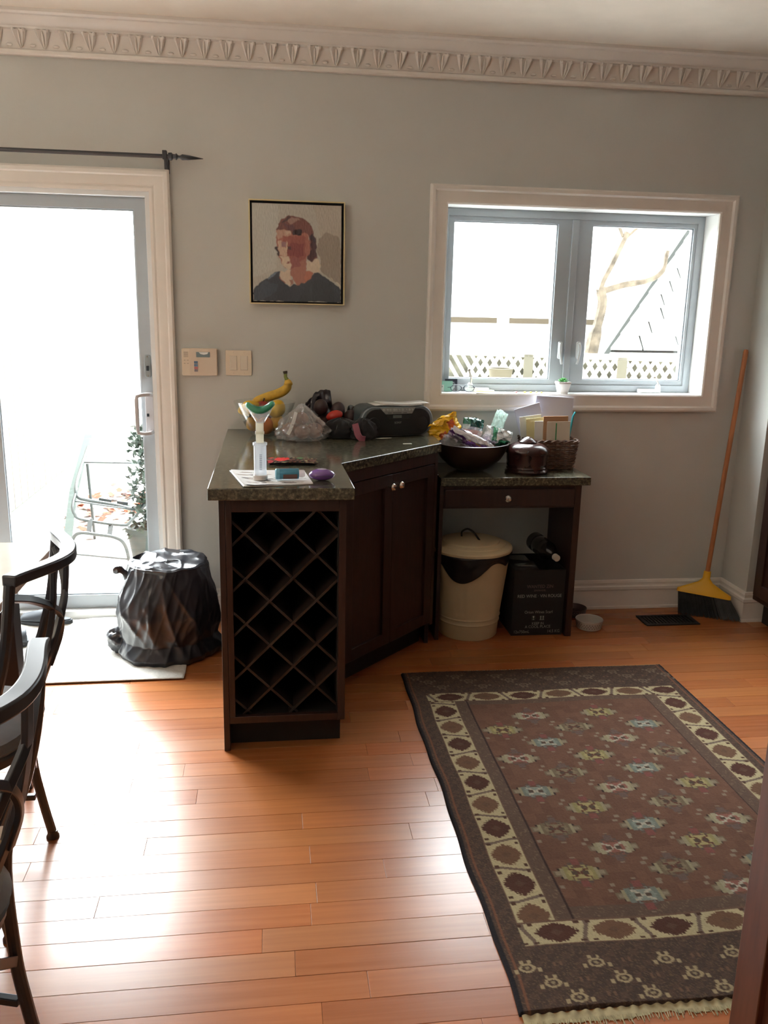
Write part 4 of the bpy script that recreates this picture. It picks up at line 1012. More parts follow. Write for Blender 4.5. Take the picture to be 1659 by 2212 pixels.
# wicker basket of post
bk = thing('wicker_basket', (1.28, -.105, DT), 'rectangular brown wicker basket filled with letters on the desk', 'basket')
wk = M('brown_wicker', (.11, .055, .032), .6, var=.35, vscale=40)
def rpath(x0, x1, y0, y1, r, n):
    P = rrect(x0, x1, y0, y1, r, 4); P.append(P[0]); Ls = [0]
    for i in range(1, len(P)): Ls.append(Ls[-1]+math.dist(P[i], P[i-1]))
    o = []
    for k in range(n):
        s = Ls[-1]*k/n; i = 1
        while Ls[i] < s: i += 1
        t = (s-Ls[i-1])/max(Ls[i]-Ls[i-1], 1e-9); a, b = P[i-1], P[i]; p = (a[0]+(b[0]-a[0])*t, a[1]+(b[1]-a[1])*t)
        d = Vector((b[0]-a[0], b[1]-a[1])).normalized(); o.append((p[0], p[1], d.y, -d.x))
    return o
NS = 34
def lvl(z):
    k = (z-DT)/.13; e = .014*k; return (1.178-e, 1.392+e, -.195-e*.6, -.03+e*.3)
wv_ = MB()
for r_ in range(13):
    z = DT+.006+r_*.0096; P = rpath(*lvl(z), .02, NS*4)
    pts = [(p[0]+p[2]*.0042*math.sin(PI*i/4*1.0+PI*(r_ % 2)), p[1]+p[3]*.0042*math.sin(PI*i/4+PI*(r_ % 2)), z+.0012*math.sin(i*.9+r_)) for i, p in enumerate(P)]
    pts.append(pts[0]); wv_.tube(pts, .0044, 6)
wv_.build('woven_strands', wk, bk, kind='stuff')
sk = MB()
a_ = rpath(*lvl(DT), .02, NS); b_ = rpath(*lvl(DT+.125), .02, NS)
for p, q in zip(a_, b_): sk.tube([(p[0], p[1], DT), (q[0], q[1], DT+.128)], .0028, 6)
sk.build('stakes', wk, bk, kind='stuff')
rm = MB(); P = rpath(*lvl(DT+.131), .02, 130)
for ph in (0, PI):
    pts = [(p[0]+p[2]*.005*math.cos(i*.55+ph), p[1]+p[3]*.005*math.cos(i*.55+ph), DT+.131+.005*math.sin(i*.55+ph)) for i, p in enumerate(P)]; pts.append(pts[0]); rm.tube(pts, .0045, 6)
rm.build('braided_rim', wk, bk)
box(1.18, 1.39, -.19, -.035, DT+.001, DT+.006).build('base', wk, bk)
def sheet_paper(name, c, w, h, rot, mat, label, cat, th=.003):
    Mx = RT(c, *rot)
    t = MB().box(-w/2, w/2, -th/2, th/2, 0, h, Mx).build(name, mat, label=label, cat=cat, bevel=.0006)
    return t
pw_ = M('paper_white', srgb(225, 224, 220), .6); pl = M('translucent_sleeve', srgb(206, 208, 222), .3); pk_ = M('kraft_paper', srgb(176, 136, 100), .7); ylw = M('pale_yellow_paper', srgb(222, 212, 160), .7)
zb_ = DT+.008
sheet_paper('plastic_sleeve', (1.315, -.055, zb_), .185, .315, (-.03, .05, .0), pl, 'large pale lilac plastic sleeve standing tallest at the back of the basket', 'folder', .004)
sheet_paper('letter', (1.262, -.075, zb_), .125, .285, (.02, -.28, .0), M('bluish_envelope', srgb(196, 196, 214), .6), 'bluish envelope with dark stripe leaning behind the brown envelope', 'letter')
sheet_paper('envelope', (1.222, -.105, zb_), .105, .235, (.04, -.13, .05), pw_, 'white envelope leaning left in the wicker basket', 'letter')
sheet_paper('envelope', (1.238, -.122, zb_), .095, .225, (.03, -.10, .03), ylw, 'pale yellow envelope between two white ones in the basket', 'letter')
sheet_paper('envelope', (1.255, -.138, zb_), .080, .212, (.03, -.04, 0), pw_, 'small white envelope in front of the yellow envelope', 'letter')
e_ = sheet_paper('brown_envelope', (1.310, -.155, zb_), .118, .235, (-.03, -.02, 0), pk_, 'brown kraft envelope with pale card showing in the basket front', 'letter', .006)
e2 = sheet_paper('card', (1.318, -.166, zb_), .112, .212, (-.02, -.01, 0), M('pale_card', srgb(206, 196, 180), .7), 'pale card with a green vertical line before the brown envelope', 'card', .003)
gs = MB().box(-.014, -.009, -.003, -.0022, .06, .205, RT((1.318, -.166, zb_), -.02, -.01, 0)).build('green_line', M('green_ink', srgb(40, 140, 80), .5), e2)
MB().tube([(1.375, -.105, zb_+.01), (1.402, -.108, 1.000), (1.412, -.109, 1.018)], .0048, 10).build('teal_pen', M('teal_plastic', srgb(40, 170, 186), .3), label='teal pen sticking out at the right of the wicker basket', cat='pen')
# ================================================================ WINDOW SILL (z = 1.091)
SZ = WZ0+.0025
def card(name, c, w, h, rz, tilt, mat, label, fn=None):
    Mx = RT(c, tilt, 0, rz); o = MB().sheet(lambda u, v: tuple(Mx @ Vector(((u-.5)*w, 0, v*h))), 40, 26).build(name, mat, label=label, cat='card', solid=.0012)
    if fn:
        inv = Mx.inverted(); L_ = o.location.copy()
        tint_print(o, lambda co: fn((inv @ (co+L_)).x/w+.5, (inv @ (co+L_)).z/h))
    return o
pcm = M_vcol('card_print', .5)
card('photo_card', (.857, .100, SZ), .062, .058, .1, -.06, pcm, 'dark photo card behind the green card on the window sill', lambda u, v: srgb(52, 54, 64) if (v > .75 or u > .8) else (srgb(170, 176, 178) if noise.noise(Vector((u*6, v*6, 0))) > 0 else srgb(90, 96, 100)))
card('green_card', (.824, .080, SZ), .072, .050, -.05, -.10, pcm, 'pale green printed card propped in the left window corner', lambda u, v: srgb(70, 84, 80) if ((u-.25)**2*2+(v-.45)**2 < .02 and noise.noise(Vector((u*20, v*20, 0))) > -.1) else (srgb(206, 212, 204) if (u < .42 and v < .62) else srgb(140, 186, 168)))
gl = thing('eyeglasses', (.895, .03, SZ), 'dark rimmed eyeglasses standing on the window sill', 'glasses')
gm = M('navy_acetate', (.02, .025, .05), .25)
def lens_pts(cx, s): return [(cx+.0255*math.cos(a)*(1+.05*math.sin(a)), .028, SZ+.020+.0165*math.sin(a)*(1 if math.sin(a) > 0 else .95)) for a in [2*PI*i/28 for i in range(29)]]
for cx in (.866, .928):
    P = lens_pts(cx, 1); MB().tube(P, .0016, 6).build('rim', gm, gl)
    MB().add([p for p in P[:-1]]+[(p[0], p[1]+.0012, p[2]) for p in P[:-1]], [tuple(range(28)), tuple(range(28, 56))[::-1]]).build('lens', bowl_g, gl)
MB().tube(smoothpath([(.891, .028, SZ+.022), (.897, .026, SZ+.026), (.903, .028, SZ+.022)], 4), .002, 6).build('bridge', gm, gl)
for x, s in ((.840, -1), (.954, 1)): MB().tube(smoothpath([(x, .028, SZ+.024), (x+s*.004, .034, SZ+.024), (x+s*.002, .10, SZ+.016), (x, .116, SZ+.002)], 4), .0018, 6).build('temple', gm, gl)
box(.965, 1.055, .036, .075, SZ, SZ+.010).build('sticky_notes', M('pale_yellow_note', srgb(232, 230, 186), .7), label='thick pale yellow sticky note block on the window sill', cat='notepad', bevel=.001)
MB().prism([(.955, -.012), (1.095, .004), (1.10, .022), (.965, .030)], SZ, SZ+.004).build('notepad', M('cream_note', srgb(228, 222, 180), .7), label='flat cream notepad overhanging the window sill edge', cat='notepad', bevel=.0008)
for i, (x, c) in enumerate(((1.16, (224, 110, 110)), (1.205, (226, 200, 90)), (1.232, (226, 200, 90)), (1.262, (220, 214, 140)), (1.285, (226, 206, 120)))):
    MB().ball((x, .03+.006*(i % 2), SZ+.004), .0045, 8, 6, (1.8, 1.2, .9)).build('sweet', M('sweet_%d' % c[1], srgb(*c), .4), label=['small pink sweet on the window sill right of the notepads', 'yellow sweet second from the notepads on the sill', 'yellow sweet in the middle of the row on the sill', 'pale sweet left of the last one on the sill', 'yellow sweet nearest the potted succulent on the sill'][i], cat='sweet', group='little sweets on the window sill')
su = thing('succulent', (1.392, .035, SZ), 'small green succulent in a square white pot on the sill', 'plant')
def tap(x, y, h): return h
pv = []; hw = ((.021, 0), (.030, .044), (.032, .046), (.032, .056), (.027, .056), (.026, .046))
mb = MB(); nn = 0
for (a, z) in hw: mb.v += [(1.392+x, .035+y, SZ+z) for x, y in rrect(-a, a, -a, a, .006, 3)]
k = 16
for l in range(len(hw)-1): mb.f += [(l*k+i, l*k+(i+1) % k, (l+1)*k+(i+1) % k, (l+1)*k+i) for i in range(k)]
mb.f += [tuple(range(k))[::-1], tuple(range((len(hw)-1)*k, len(hw)*k))]
mb.build('pot', M('white_ceramic', srgb(232, 230, 226), .3), su)
box(1.392-.024, 1.392+.024, .035-.024, .035+.024, SZ+.045, SZ+.052).build('soil', M('soil', (.03, .02, .012), .9), su)
gm_ = M('succulent_green', srgb(84, 160, 84), .5, var=.2, vscale=60)
for i in range(14):
    a = i*2.4; tl = .25+.09*(i % 5); ln = .030-.0005*i
    Mx = RT((1.392, .035, SZ+.052), 0, -(.30+.085*i), a)
    mb = MB(); mb.ball((0, 0, 0), 1, 8, 6, (1, 1, 1)); mb.v = [tuple(Mx @ Vector((v[2]*ln*.5+ln*.5, v[1]*.0065, v[0]*.003))) for v in mb.v]
    mb.build('leaf', gm_, su)
# ================================================================ UNDER THE DESK
bn = thing('enamel_bin', (.905, -.255, 0), 'cream enamel pedal-less bin with ribbed sides and lid under the desk', 'bin')
cr_m = M('cream_enamel', srgb(206, 188, 152), .38)
def ribs(q, t):
    z = q.z
    if .125 < z < .34:
        ph = (t % (PI/4)); w = .16
        k = sum(math.exp(-((ph-c)/.018)**2) for c in (.20, .30, .40)); r = 1-.010*k
        return Vector((q.x*r, q.y*r, z))
    return q
mb = MB(); prof = [(.128, .006), (.134, .0), (.137, .004), (.141, .07), (.1455, .074), (.1425, .079), (.1435, .094), (.148, .098), (.145, .103)]+[(.145+.028*(z-.103)/.24, z) for z in [.125, .127, .14, .18, .22, .26, .298, .30, .388]]+[(.180, .391), (.182, .397), (.176, .397), (.169, .385), (.13, .02), (.001, .016)]
mb.lathe(prof, (.905, -.255, 0), 96, f=ribs).build('body', cr_m, bn)
MB().lathe([(.183, .404), (.188, .408), (.190, .418), (.186, .424), (.160, .432), (.157, .437), (.130, .442), (.127, .447), (.10, .450), (.05, .454), (0, .455)], (.905, -.255, 0), 64, Matrix.Identity(4)).build('lid', cr_m, bn)
hd = MB().tube(smoothpath([(.865, -.225, .452), (.866, -.226, .476), (.885, -.245, .494), (.908, -.268, .486), (.928, -.288, .460), (.935, -.295, .450)], 5), .0045, 8); hd.build('lid_handle', M('dark_wire', (.03, .028, .026), .4, metal=.5), bn)
ln = MB()
def lfn(u, v):
    t = -PI*1.05+u*PI*1.25+0.0
    drop = (.095*math.exp(-((t+2.0)/.62)**2)+.030*math.exp(-((t+.75)/.22)**2)+.012)
    z = .406-v*drop*1.15; r = .172+.028*(z-.36)/.24+.010+.006*v*math.sin(t*9+v*3)+.004*noise.noise(Vector((t*5, v*4, 0)))
    return (.905+r*math.cos(t), -.255+r*math.sin(t), z)
ln.sheet(lfn, 90, 12); ln.build('liner', M('black_bin_liner', (.006, .007, .010), .28, spec=.6), bn, solid=.0006)
wb_ = thing('wine_carton', (1.22, -.20, 0), 'black wine carton with pale lettering standing under the desk', 'box')
cx0, cx1, cyf, cyb, chh = 1.094, 1.338, -.338, -.065, .318
cb = M('black_cardboard', (.009, .009, .010), .7)
mb = MB(); mb.box(cx0, cx1, cyf, cyb, 0, .006); w = .005
mb.box(cx0, cx1, cyf, cyf+w, .006, chh); mb.box(cx0, cx1, cyb-w, cyb, .006, chh); mb.box(cx0, cx0+w, cyf+w, cyb-w, .006, chh); mb.box(cx1-w, cx1, cyf+w, cyb-w, .006, chh)
mb.build('carton', cb, wb_)
ink = M('pale_ink', srgb(150, 146, 140), .7); inkd = M('faded_red_ink', srgb(104, 84, 82), .7)
yt = cyf-.0006; cx = (cx0+cx1)/2+.004
for body, sz, z, m_, xx, al in (('WANTED ZIN', .022, .232, inkd, cx, 'CENTER'), ('ZINFANDEL', .012, .216, inkd, cx, 'CENTER'), ('RED WINE \u00b7 VIN ROUGE', .0215, .186, ink, cx, 'CENTER'), ('Orion Wines Scarl', .0195, .108, ink, cx, 'CENTER'),
                                ('KEEP IN', .0185, .052, ink, cx, 'CENTER'), ('A COOL PLACE', .0195, .036, ink, cx, 'CENTER'), ('12x750mL', .020, .012, ink, cx0+.010, 'LEFT'), ('14.5 KG', .020, .012, ink, cx1-.010, 'RIGHT')):
    text('lettering', body, sz, (xx, yt, z), (PI/2, 0, 0), m_, wb_, al, sx=.91)
sy = M('symbol_white', srgb(176, 176, 168), .7)
def plate_sym(x0, x1, z0, z1, polys):
    b_ = MB().prism(rrect(x0, x1, z0, z1, .001), yt-.0002, yt+.0003, XZ).build('symbol_plate', M('symbol_dark', (.03, .034, .03), .7), wb_)
    q = MB()
    for p in polys: q.prism(p, yt-.0008, yt-.0002, XZ)
    q.build('symbol', sy, b_)
g0 = cx-.022
plate_sym(g0-.011, g0+.009, .074, .097, [[(g0-.005, .095), (g0+.003, .095), (g0+.002, .087), (g0-.004, .087)], [(g0-.0015, .087), (g0-.0002, .087), (g0-.0002, .079), (g0-.0015, .079)], [(g0-.005, .079), (g0+.003, .079), (g0+.003, .077), (g0-.005, .077)]])
g1 = cx+.018
plate_sym(g1-.012, g1+.012, .074, .097, [[(g1+o-.004, .090), (g1+o, .096), (g1+o+.004, .090), (g1+o+.0015, .090), (g1+o+.0015, .078), (g1+o-.0015, .078), (g1+o-.0015, .090)] for o in (-.006, .006)]+[[(g1-.011, .077), (g1+.011, .077), (g1+.011, .0755), (g1-.011, .0755)]])
mb = MB(); mb.add([(cx0, cyf, chh), (cx0+.115, cyf, chh), (cx0+.115, cyf+.09, chh+.012), (cx0-.01, cyf+.11, chh+.02)], [(0, 1, 2, 3)]); mb.build('flap', cb, wb_, solid=.004)
pk = MB(); pk.prism(rrect(1.104, 1.20, -.30, -.13, .012), chh-.10, chh+.014); 
pko = pk.build('plastic_tray', M_thin('cloudy_pack', (.55, .56, .55), .30, .2, translucent=(.42, .42, .38)), label='cloudy clear food pack on top of the black wine carton', cat='packaging', bevel=.006)
RB = Matrix.Translation((1.292, -.322, .372)) @ Vector((-.20, 1, .12)).normalized().to_track_quat('Z', 'Y').to_matrix().to_4x4()
bo = thing('plastic_bottle', (1.26, -.18, chh), 'dark clear plastic bottle with white cap lying on the wine carton', 'bottle')
MB().lathe([(.011, .006), (.011, .022), (.016, .03), (.032, .052), (.043, .075), (.045, .09), (.042, .10), (.045, .112), (.045, .16), (.042, .168), (.045, .178), (.045, .21), (.036, .22), (.001, .216)], (0, 0, 0), 32, RB).build('body', M_thin('smoky_bottle', (.42, .42, .42), .12, .06, translucent=(.2, .2, .2)), bo)
MB().lathe([(.0145, -.012), (.0155, -.010), (.0155, .012), (.0150, .013)], (0, 0, 0), 28, RB).build('cap', M('white_cap', srgb(214, 204, 190), .4), bo)
# ================================================================ FLOOR THINGS ON THE RIGHT
cer = M('speckled_white_ceramic', srgb(196, 188, 178), .35)
def petbowl(c, r, h, label, grp, inner=None):
    t = thing('pet_bowl', (c[0], c[1], 0), label, 'pet bowl', grp)
    MB().lathe([(r*.80, 0), (r*.86, .002), (r*.98, h-.004), (r, h-.001), (r*.985, h+.001), (r*.93, h-.002), (r*.80, .010), (.001, .008)], (c[0], c[1], 0), 44).build('bowl', inner or cer, t)
    d = MB()
    for k in range(3):
        for i in range(30):
            a = 2*PI*(i+.5*(k % 2))/30; z = .010+k*(h-.02)/3+.004; rr_ = r*(.86+.12*(z/h))+.0006
            Mx = Matrix.Translation((c[0]+rr_*math.cos(a), c[1]+rr_*math.sin(a), z)) @ Matrix.Rotation(a, 4, 'Z') @ Matrix.Rotation(PI/2, 4, 'Y')
            d.lathe([(.0030, 0), (.0025, .0006)], (0, 0, 0), 6, Mx)
    d.build('dot_pattern', M('grey_glaze', srgb(130, 120, 112), .4), t, kind='stuff')
petbowl((1.500, -.262), .066, .045, 'white dotted ceramic pet bowl on the floor in front of the desk leg', 'pet bowls by the desk')
petbowl((1.488, -.085), .062, .04, 'dark-filled pet bowl against the wall behind the white dotted one', 'pet bowls by the desk', M('pet_bowl_dark', srgb(96, 82, 80), .4))
MB().lathe([(.046, 0), (.048, .006), (.02, .011), (.001, .012)], (1.488, -.085, .010), 24, f=lambda q, t: q*(1+.05*math.sin(t*7))).build('kibble', M('kibble_brown', (.03, .018, .014), .9, bump=1., bscale=200), label='dark kibble heaped in the pet bowl against the wall', cat='pet food', kind='stuff')
vn = thing('floor_vent', (1.93, -.20, 0), 'black slotted floor register beside the broom', 'vent')
vm = M('black_register', (.008, .008, .009), .5)
fr = MB(); X0_, X1_, Y0_, Y1_ = 1.793, 2.067, -.268, -.132
fr.box(X0_, X1_, Y0_, Y0_+.02, 0, .006); fr.box(X0_, X1_, Y1_-.02, Y1_, 0, .006); fr.box(X0_, X0_+.02, Y0_+.02, Y1_-.02, 0, .006); fr.box(X1_-.02, X1_, Y0_+.02, Y1_-.02, 0, .006)
fr.build('frame', vm, vn, bevel=.002)
box(X0_+.02, X1_-.02, Y0_+.02, Y1_-.02, -.001, .001).build('backing', M('void_black', (.002, .002, .002), 1.), vn)
for i in range(13): box(X0_+.026+i*.0175, X0_+.036+i*.0175, Y0_+.02, Y1_-.02, .001, .0045).build('slat', vm, vn)
box(X0_+.02, X1_-.02, -.202, -.198, .001, .0052).build('cross_bar', vm, vn)
# broom
br = thing('broom', (2.17, -.2, 0), 'broom with wooden pole, yellow head and grey bristles leaning in the corner', 'broom')
top = Vector((2.272, -.035, 1.315)); hub = Vector((2.150, -.125, .182))
dirb = (top-hub).normalized()
MB().tube([hub-dirb*.02, hub+dirb*.5, top-dirb*.10, top-dirb*.012, top], [.0115, .0115, .0115, .0125, .009], 12).build('pole', M('broom_pole_wood', srgb(176, 112, 70), .5, var=.15, vscale=5, stretch=(30, 30, 1)), br)
# head: flared yellow block, axis along dirb, spread along sdir
sdir = Vector((.80, -.52, -.42)); sdir = (sdir-dirb*sdir.dot(dirb)).normalized(); tdir = dirb.cross(sdir).normalized()
def HB(s, t, d): return tuple(hub+sdir*s+tdir*t+dirb*d)
mb = MB(); secs = [(.017, .017, .045), (.018, .018, .008), (.034, .019, -.012), (.080, .020, -.038), (.128, .021, -.062), (.130, .021, -.078)]
for (a, b, d) in secs: mb.v += [HB(x, y, d) for x, y in rrect(-a, a, -b, b, min(a, b)*.8, 3)]
k = 16
for l in range(len(secs)-1): mb.f += [(l*k+i, l*k+(i+1) % k, (l+1)*k+(i+1) % k, (l+1)*k+i) for i in range(k)]
mb.f += [tuple(range(k)), tuple(range((len(secs)-1)*k, len(secs)*k))[::-1]]
mb.build('head', M('yellow_plastic', srgb(226, 172, 30), .4), br)
bs_ = MB(); rb = random.Random(11)
for i in range(900):
    s = rb.uniform(-1, 1); t = rb.uniform(-1, 1); a = Vector(HB(s*.122, t*.016, -.072))
    ln_ = .128+.018*rb.random()-.03*s
    e = a-dirb*ln_*.9+sdir*(s*.022+.045)+tdir*(t*.02+rb.uniform(-.006, .006))
    if e.z < .002: e = a+(e-a)*((a.z-.002)/(a.z-e.z))
    m_ = (a+e)/2+tdir*rb.uniform(-.003, .003); bs_.tube([a, m_, e], [.0014, .0013, .001], 3)
bs_.build('bristles', M('grey_bristle', (.05, .053, .054), .7, var=.3, vscale=30), br, kind='stuff')
# ================================================================ LEFT SIDE: MAT, BIN BAG, SLIPPERS
mt = MB()
def mfn(u, v):
    x = -1.75+u*1.385; y = -.004-v*.694
    y -= .012*(1-u)*v; e = min(1, v*7)
    x += .004*noise.noise(Vector((v*6, 0, 3)))*(u > .98)
    rip = .022*math.exp(-((v-.07-.03*math.sin(u*6))/.045)**2)*(.5+.7*abs(noise.noise(Vector((u*5, 1, 1)))))
    wr = .0035*noise.noise(Vector((u*9, v*7, 0)))+.005*max(0, noise.noise(Vector((u*26, v*9, 4))))*(1 if .45 < u < .93 else .3)
    edge = min(1, (1-u)*60, (1-v)*40)
    return (x, y, .004+max(0, rip+wr)*edge+.001)
mt.sheet(mfn, 160, 90)
mt.build('floor_mat', M('pale_felt', srgb(206, 203, 196), .9, var=.08, vscale=70, bump=.4, bscale=150), label='pale crumpled felt mat on the floor inside the glass door', cat='mat', solid=-.003)
bgm = M('black_refuse_plastic', (.012, .015, .022), .3, spec=.7, bump=.12, bscale=30)
def ridge(x, y, z): return 1-abs(noise.noise(Vector((x, y, z))))*2
gb = thing('refuse_bag', (-.45, -.37, 0), 'black refuse bag pulled over a tub beside the cabinet', 'refuse bag')
def gf(q, t):
    z = q.z; r = math.hypot(q.x, q.y)
    if r < .002: return q
    c, s = math.cos(t), math.sin(t)
    n1 = noise.noise(Vector((c*1.6, s*1.6, z*4))); n2_ = abs(noise.noise(Vector((c*2.2+z*3, s*2.2-z*2, z*4)))); n3 = abs(noise.noise(Vector((c*4-z*5, s*4, z*8+3))))
    k = 1+.07*n1-.11*n2_*(1 if z < .40 else .3)-.05*n3+.045
    if z < .12: k += .05*math.sin(t*3+1)*(.12-z)/.12
    a = t*1.0
    fold = max(0, ridge(c*1.5+z*2.6, s*1.5+z*2.6, 1.7))**5*.045+max(0, ridge(c*2.6-z*4.5, s*2.6+z*3.0, 8))**7*.022
    k += fold*(1 if z < .395 else .2)-.02
    z2 = z
    if z > .385: z2 = z+.010*noise.noise(Vector((q.x*16, q.y*8, 2)))+.008*max(0, ridge(q.x*7+q.y*5, q.y*9-q.x*6, 3))**4*(r < .155)-.018*math.exp(-((q.x*.6+q.y*.8+.02)/.03)**2)*(r < .15)
    return Vector((q.x*k*1.03, q.y*k*.98, max(z2, .0015)))
P_ = [(.18, .0), (.212, .006), (.222, .03), (.206, .062), (.196, .08), (.205, .13), (.208, .2), (.196, .27), (.180, .33), (.166, .38), (.160, .403), (.150, .409), (.12, .408), (.08, .406), (.04, .408), (.0015, .407)]
P2 = []
for a, b in zip(P_[:-1], P_[1:]):
    st = 3 if abs(a[1]-b[1]) > .03 else 2
    for i in range(st*3): t = i/(st*3); P2.append((a[0]+(b[0]-a[0])*t, a[1]+(b[1]-a[1])*t))
P2.append(P_[-1])
MB().lathe(P2, (-.452, -.370, 0), 260, f=gf).build('bag', bgm, gb, ang=60)
ear = MB()
ep = smoothpath([(-.565, -.40, .27), (-.592, -.40, .315), (-.618, -.40, .352), (-.640, -.40, .374), (-.655, -.40, .380), (-.668, -.40, .362)], 5)
er = [.055, .052, .048, .044, .038, .034, .030, .026, .022, .018, .015, .013, .012, .012, .013, .015, .017, .019, .020, .020, .019, .017, .016, .014, .012, .008]
ear.tube(ep, er[:len(ep)], 22)
k_ = 22
ear.v = [(lambda p, q, w: tuple(p+(q-p)*w))(Vector(ep[min(i//k_, len(ep)-1)]), Vector(v), 1+.30*math.sin((i % k_)/k_*2*PI*4+i//k_*.25)*(.5)+.25*noise.noise(Vector(v)*30)) for i, v in enumerate(ear.v)]
ear.build('knotted_corner', bgm, gb, ang=40)
MB().ball((-.655, -.395, .068), .062, 30, 18, (1.0, .9, 1.05), lambda q, t: q*(1+.25*noise.noise(q*28)-.25*abs(noise.noise(q*60)))).build('gathered_end', bgm, gb, ang=35)
# slippers
def slipper(loc, rz, label):
    t = thing('slipper', loc, label, 'slipper', 'slippers by the glass door')
    t.rotation_euler.z = rz
    dk_ = M('slipper_navy', (.03, .036, .045), .6); so = M('slipper_sole', (.016, .018, .022), .7)
    out = [(.135*math.cos(a), (.046+.006*math.cos(a))*math.sin(a)*(1-.18*(math.cos(a) < -.1)*abs(math.cos(a)))) for a in [2*PI*i/36 for i in range(36)]]
    o = MB().prism(out, 0, .018).build('sole', so, None, local=True, bevel=.003); o.parent = t
    o = MB().prism([(x*.93, y*.9) for x, y in out], .0185, .023).build('footbed', dk_, None, local=True, bevel=.002); o.parent = t
    mb = MB().sheet(lambda u, v: (-.02+.115*v, (.046-.010*v*v)*math.cos(PI*u), .020+(.050-.028*v)*math.sin(PI*u)), 18, 10)
    o = mb.build('strap', dk_, None, local=True, solid=.004); o.parent = t
slipper((-1.065, -.045, .016), PI-.12, 'dark slipper nearer the glass door sill behind the chairs')
slipper((-1.10, -.285, .010), PI+.35, 'dark slipper further into the room behind the far chair')
# ================================================================ TABLE AND CHAIRS
tb = thing('dining_table', (-1.3, -2.2, 0), 'dark dining table with glossy pale top cut off at the left edge', 'table')
tx0, tx1, ty0, ty1 = -1.95, -.668, -3.05, -1.300
box(tx0, tx1, ty0, ty1, .726, .750).build('tabletop', M('pale_glossy_top', srgb(206, 190, 176), .14, spec=.8, var=.05), tb, bevel=.004)
ap = MB(); ap.box(tx0+.08, tx1-.10, ty1-.10, ty1-.08, .65, .726); ap.box(tx0+.08, tx1-.10, ty0+.08, ty0+.10, .65, .726); ap.box(tx0+.08, tx0+.10, ty0+.1, ty1-.1, .65, .726); ap.box(tx1-.12, tx1-.10, ty0+.1, ty1-.1, .65, .726)
tbl_m = M('ebony_stained_wood', (.014, .012, .014), .4)
ap.build('apron', tbl_m, tb, bevel=.002)
def tleg(x, y, sx, sy, m_):
    mb = MB(); a, b = .078, .030
    vs = []
    for z, w in ((0, b), (.45, .066), (.726, a)): vs += [(x, y, z), (x-sx*w, y, z), (x-sx*w, y-sy*w, z), (x, y-sy*w, z)]
    mb.add(vs, [(0, 1, 2, 3), (8, 9, 10, 11)]+[(l*4+i, l*4+(i+1) % 4, l*4+4+(i+1) % 4, l*4+4+i) for l in (0, 1) for i in range(4)])
    return mb.build('leg', m_, tb, bevel=.002)
lg = M('dark_table_leg', (.022, .016, .018), .4)
tleg(-.752, -1.44, 1, 1, lg); tleg(-.752, -2.92, 1, -1, lg); tleg(-1.87, -1.44, -1, 1, lg); tleg(-1.87, -2.92, -1, -1, lg)
def make_chair(label):
    t = thing('metal_dining_chair', (0, 0, 0), label, 'chair', 'black metal chairs at the table')
    fl = lambda pts, w, h, up: MB().tube(smoothpath(pts, 6), 0, flat=(w, h), up=up)
    def add(mb, name, mat=blackmet, **k): o = mb.build(name, mat, None, local=True, **k); o.parent = t; return o
    ys = .203
    for s in (-1, 1):      # rear legs, one sweep from foot to top rail
        P = smoothpath([(.172, s*ys, .012), (.150, s*ys, .13), (.135, s*ys, .25), (.135, s*ys, .46), (.190, s*ys, .63), (.218, s*ys, .74), (.238, s*ys, .885)], 6)
        add(MB().tube(P, .0125, 10), 'rear_leg')
        add(MB().lathe([(.012, 0), (.018, .001), (.018, .006), (.014, .012), (.014, .022)], (.172, s*ys, 0), 14), 'foot_glide')
    arc = [(.238+.075*math.cos(a*PI/2)**1.3*1.0, ys*a*1.02, .892-.004*(1-abs(a))) for a in [i/12 for i in range(-12, 13)]]
    add(MB().tube(arc, 0, flat=(.034, .026), up=(0, 0, 1)), 'top_rail', bevel=.004)
    for s in (-1, 1):
        # slat that crosses under the seat to the opposite leg
        add(fl([(.296, s*.062, .885), (.284, s*.062, .76), (.254, s*.060, .64), (.215, s*.040, .53), (.190, -s*.0, .43), (.168, -s*.09, .32), (.142, -s*.19, .235)], .020, .012, (1, 0, .2)), 'cross_slat', bevel=.002)
        # bowed ornament from the post to the neighbouring slat
        add(fl([(.236, s*.195, .85), (.262, s*.135, .825), (.286, s*.06, .78), (.286, -s*.01, .73), (.268, -s*.055, .66), (.240, -s*.062, .585)], .018, .012, (1, 0, .4)), 'bow', bevel=.002)
        add(fl([(.135, s*ys, .13), (-.02, s*ys, .13), (-.195, s*.2, .13)], .016, .016, (0, 0, 1)), 'stretcher', bevel=.002)
        P = smoothpath([(-.215, s*.21, .012), (-.19, s*.205, .2), (-.18, s*.20, .42)], 5)
        add(MB().tube(P, .0125, 10), 'front_leg'); add(MB().lathe([(.018, 0), (.018, .006), (.013, .02)], (-.215, s*.21, 0), 14), 'foot_glide')
    ring = rrect(-.22, .20, -.20, .20, .16, 8)
    add(MB().tube([(x, y, .425) for x, y in ring]+[(ring[0][0], ring[0][1], .425)], 0, flat=(.012, .022), up=(0, 0, 1)), 'seat_ring')
    secs = [(.0, .437), (-.01, .440), (0.004, .455), (-.008, .472), (-.05, .480), (-.12, .482)]
    mb = MB(); k = None
    for d, z in secs:
        R_ = rrect(-.225-d, .212+d, -.205-d, .205+d, .16+d*.8, 8); k = len(R_); mb.v += [(x, y, z) for x, y in R_]
    for l in range(len(secs)-1): mb.f += [(l*k+i, l*k+(i+1) % k, (l+1)*k+(i+1) % k, (l+1)*k+i) for i in range(k)]
    mb.f += [tuple(range(k))[::-1], tuple(range((len(secs)-1)*k, len(secs)*k))]
    add(mb, 'seat_cushion', M('mottled_suede', (.10, .085, .075), .85, var=.6, vscale=7, sheen=.3))
    return t
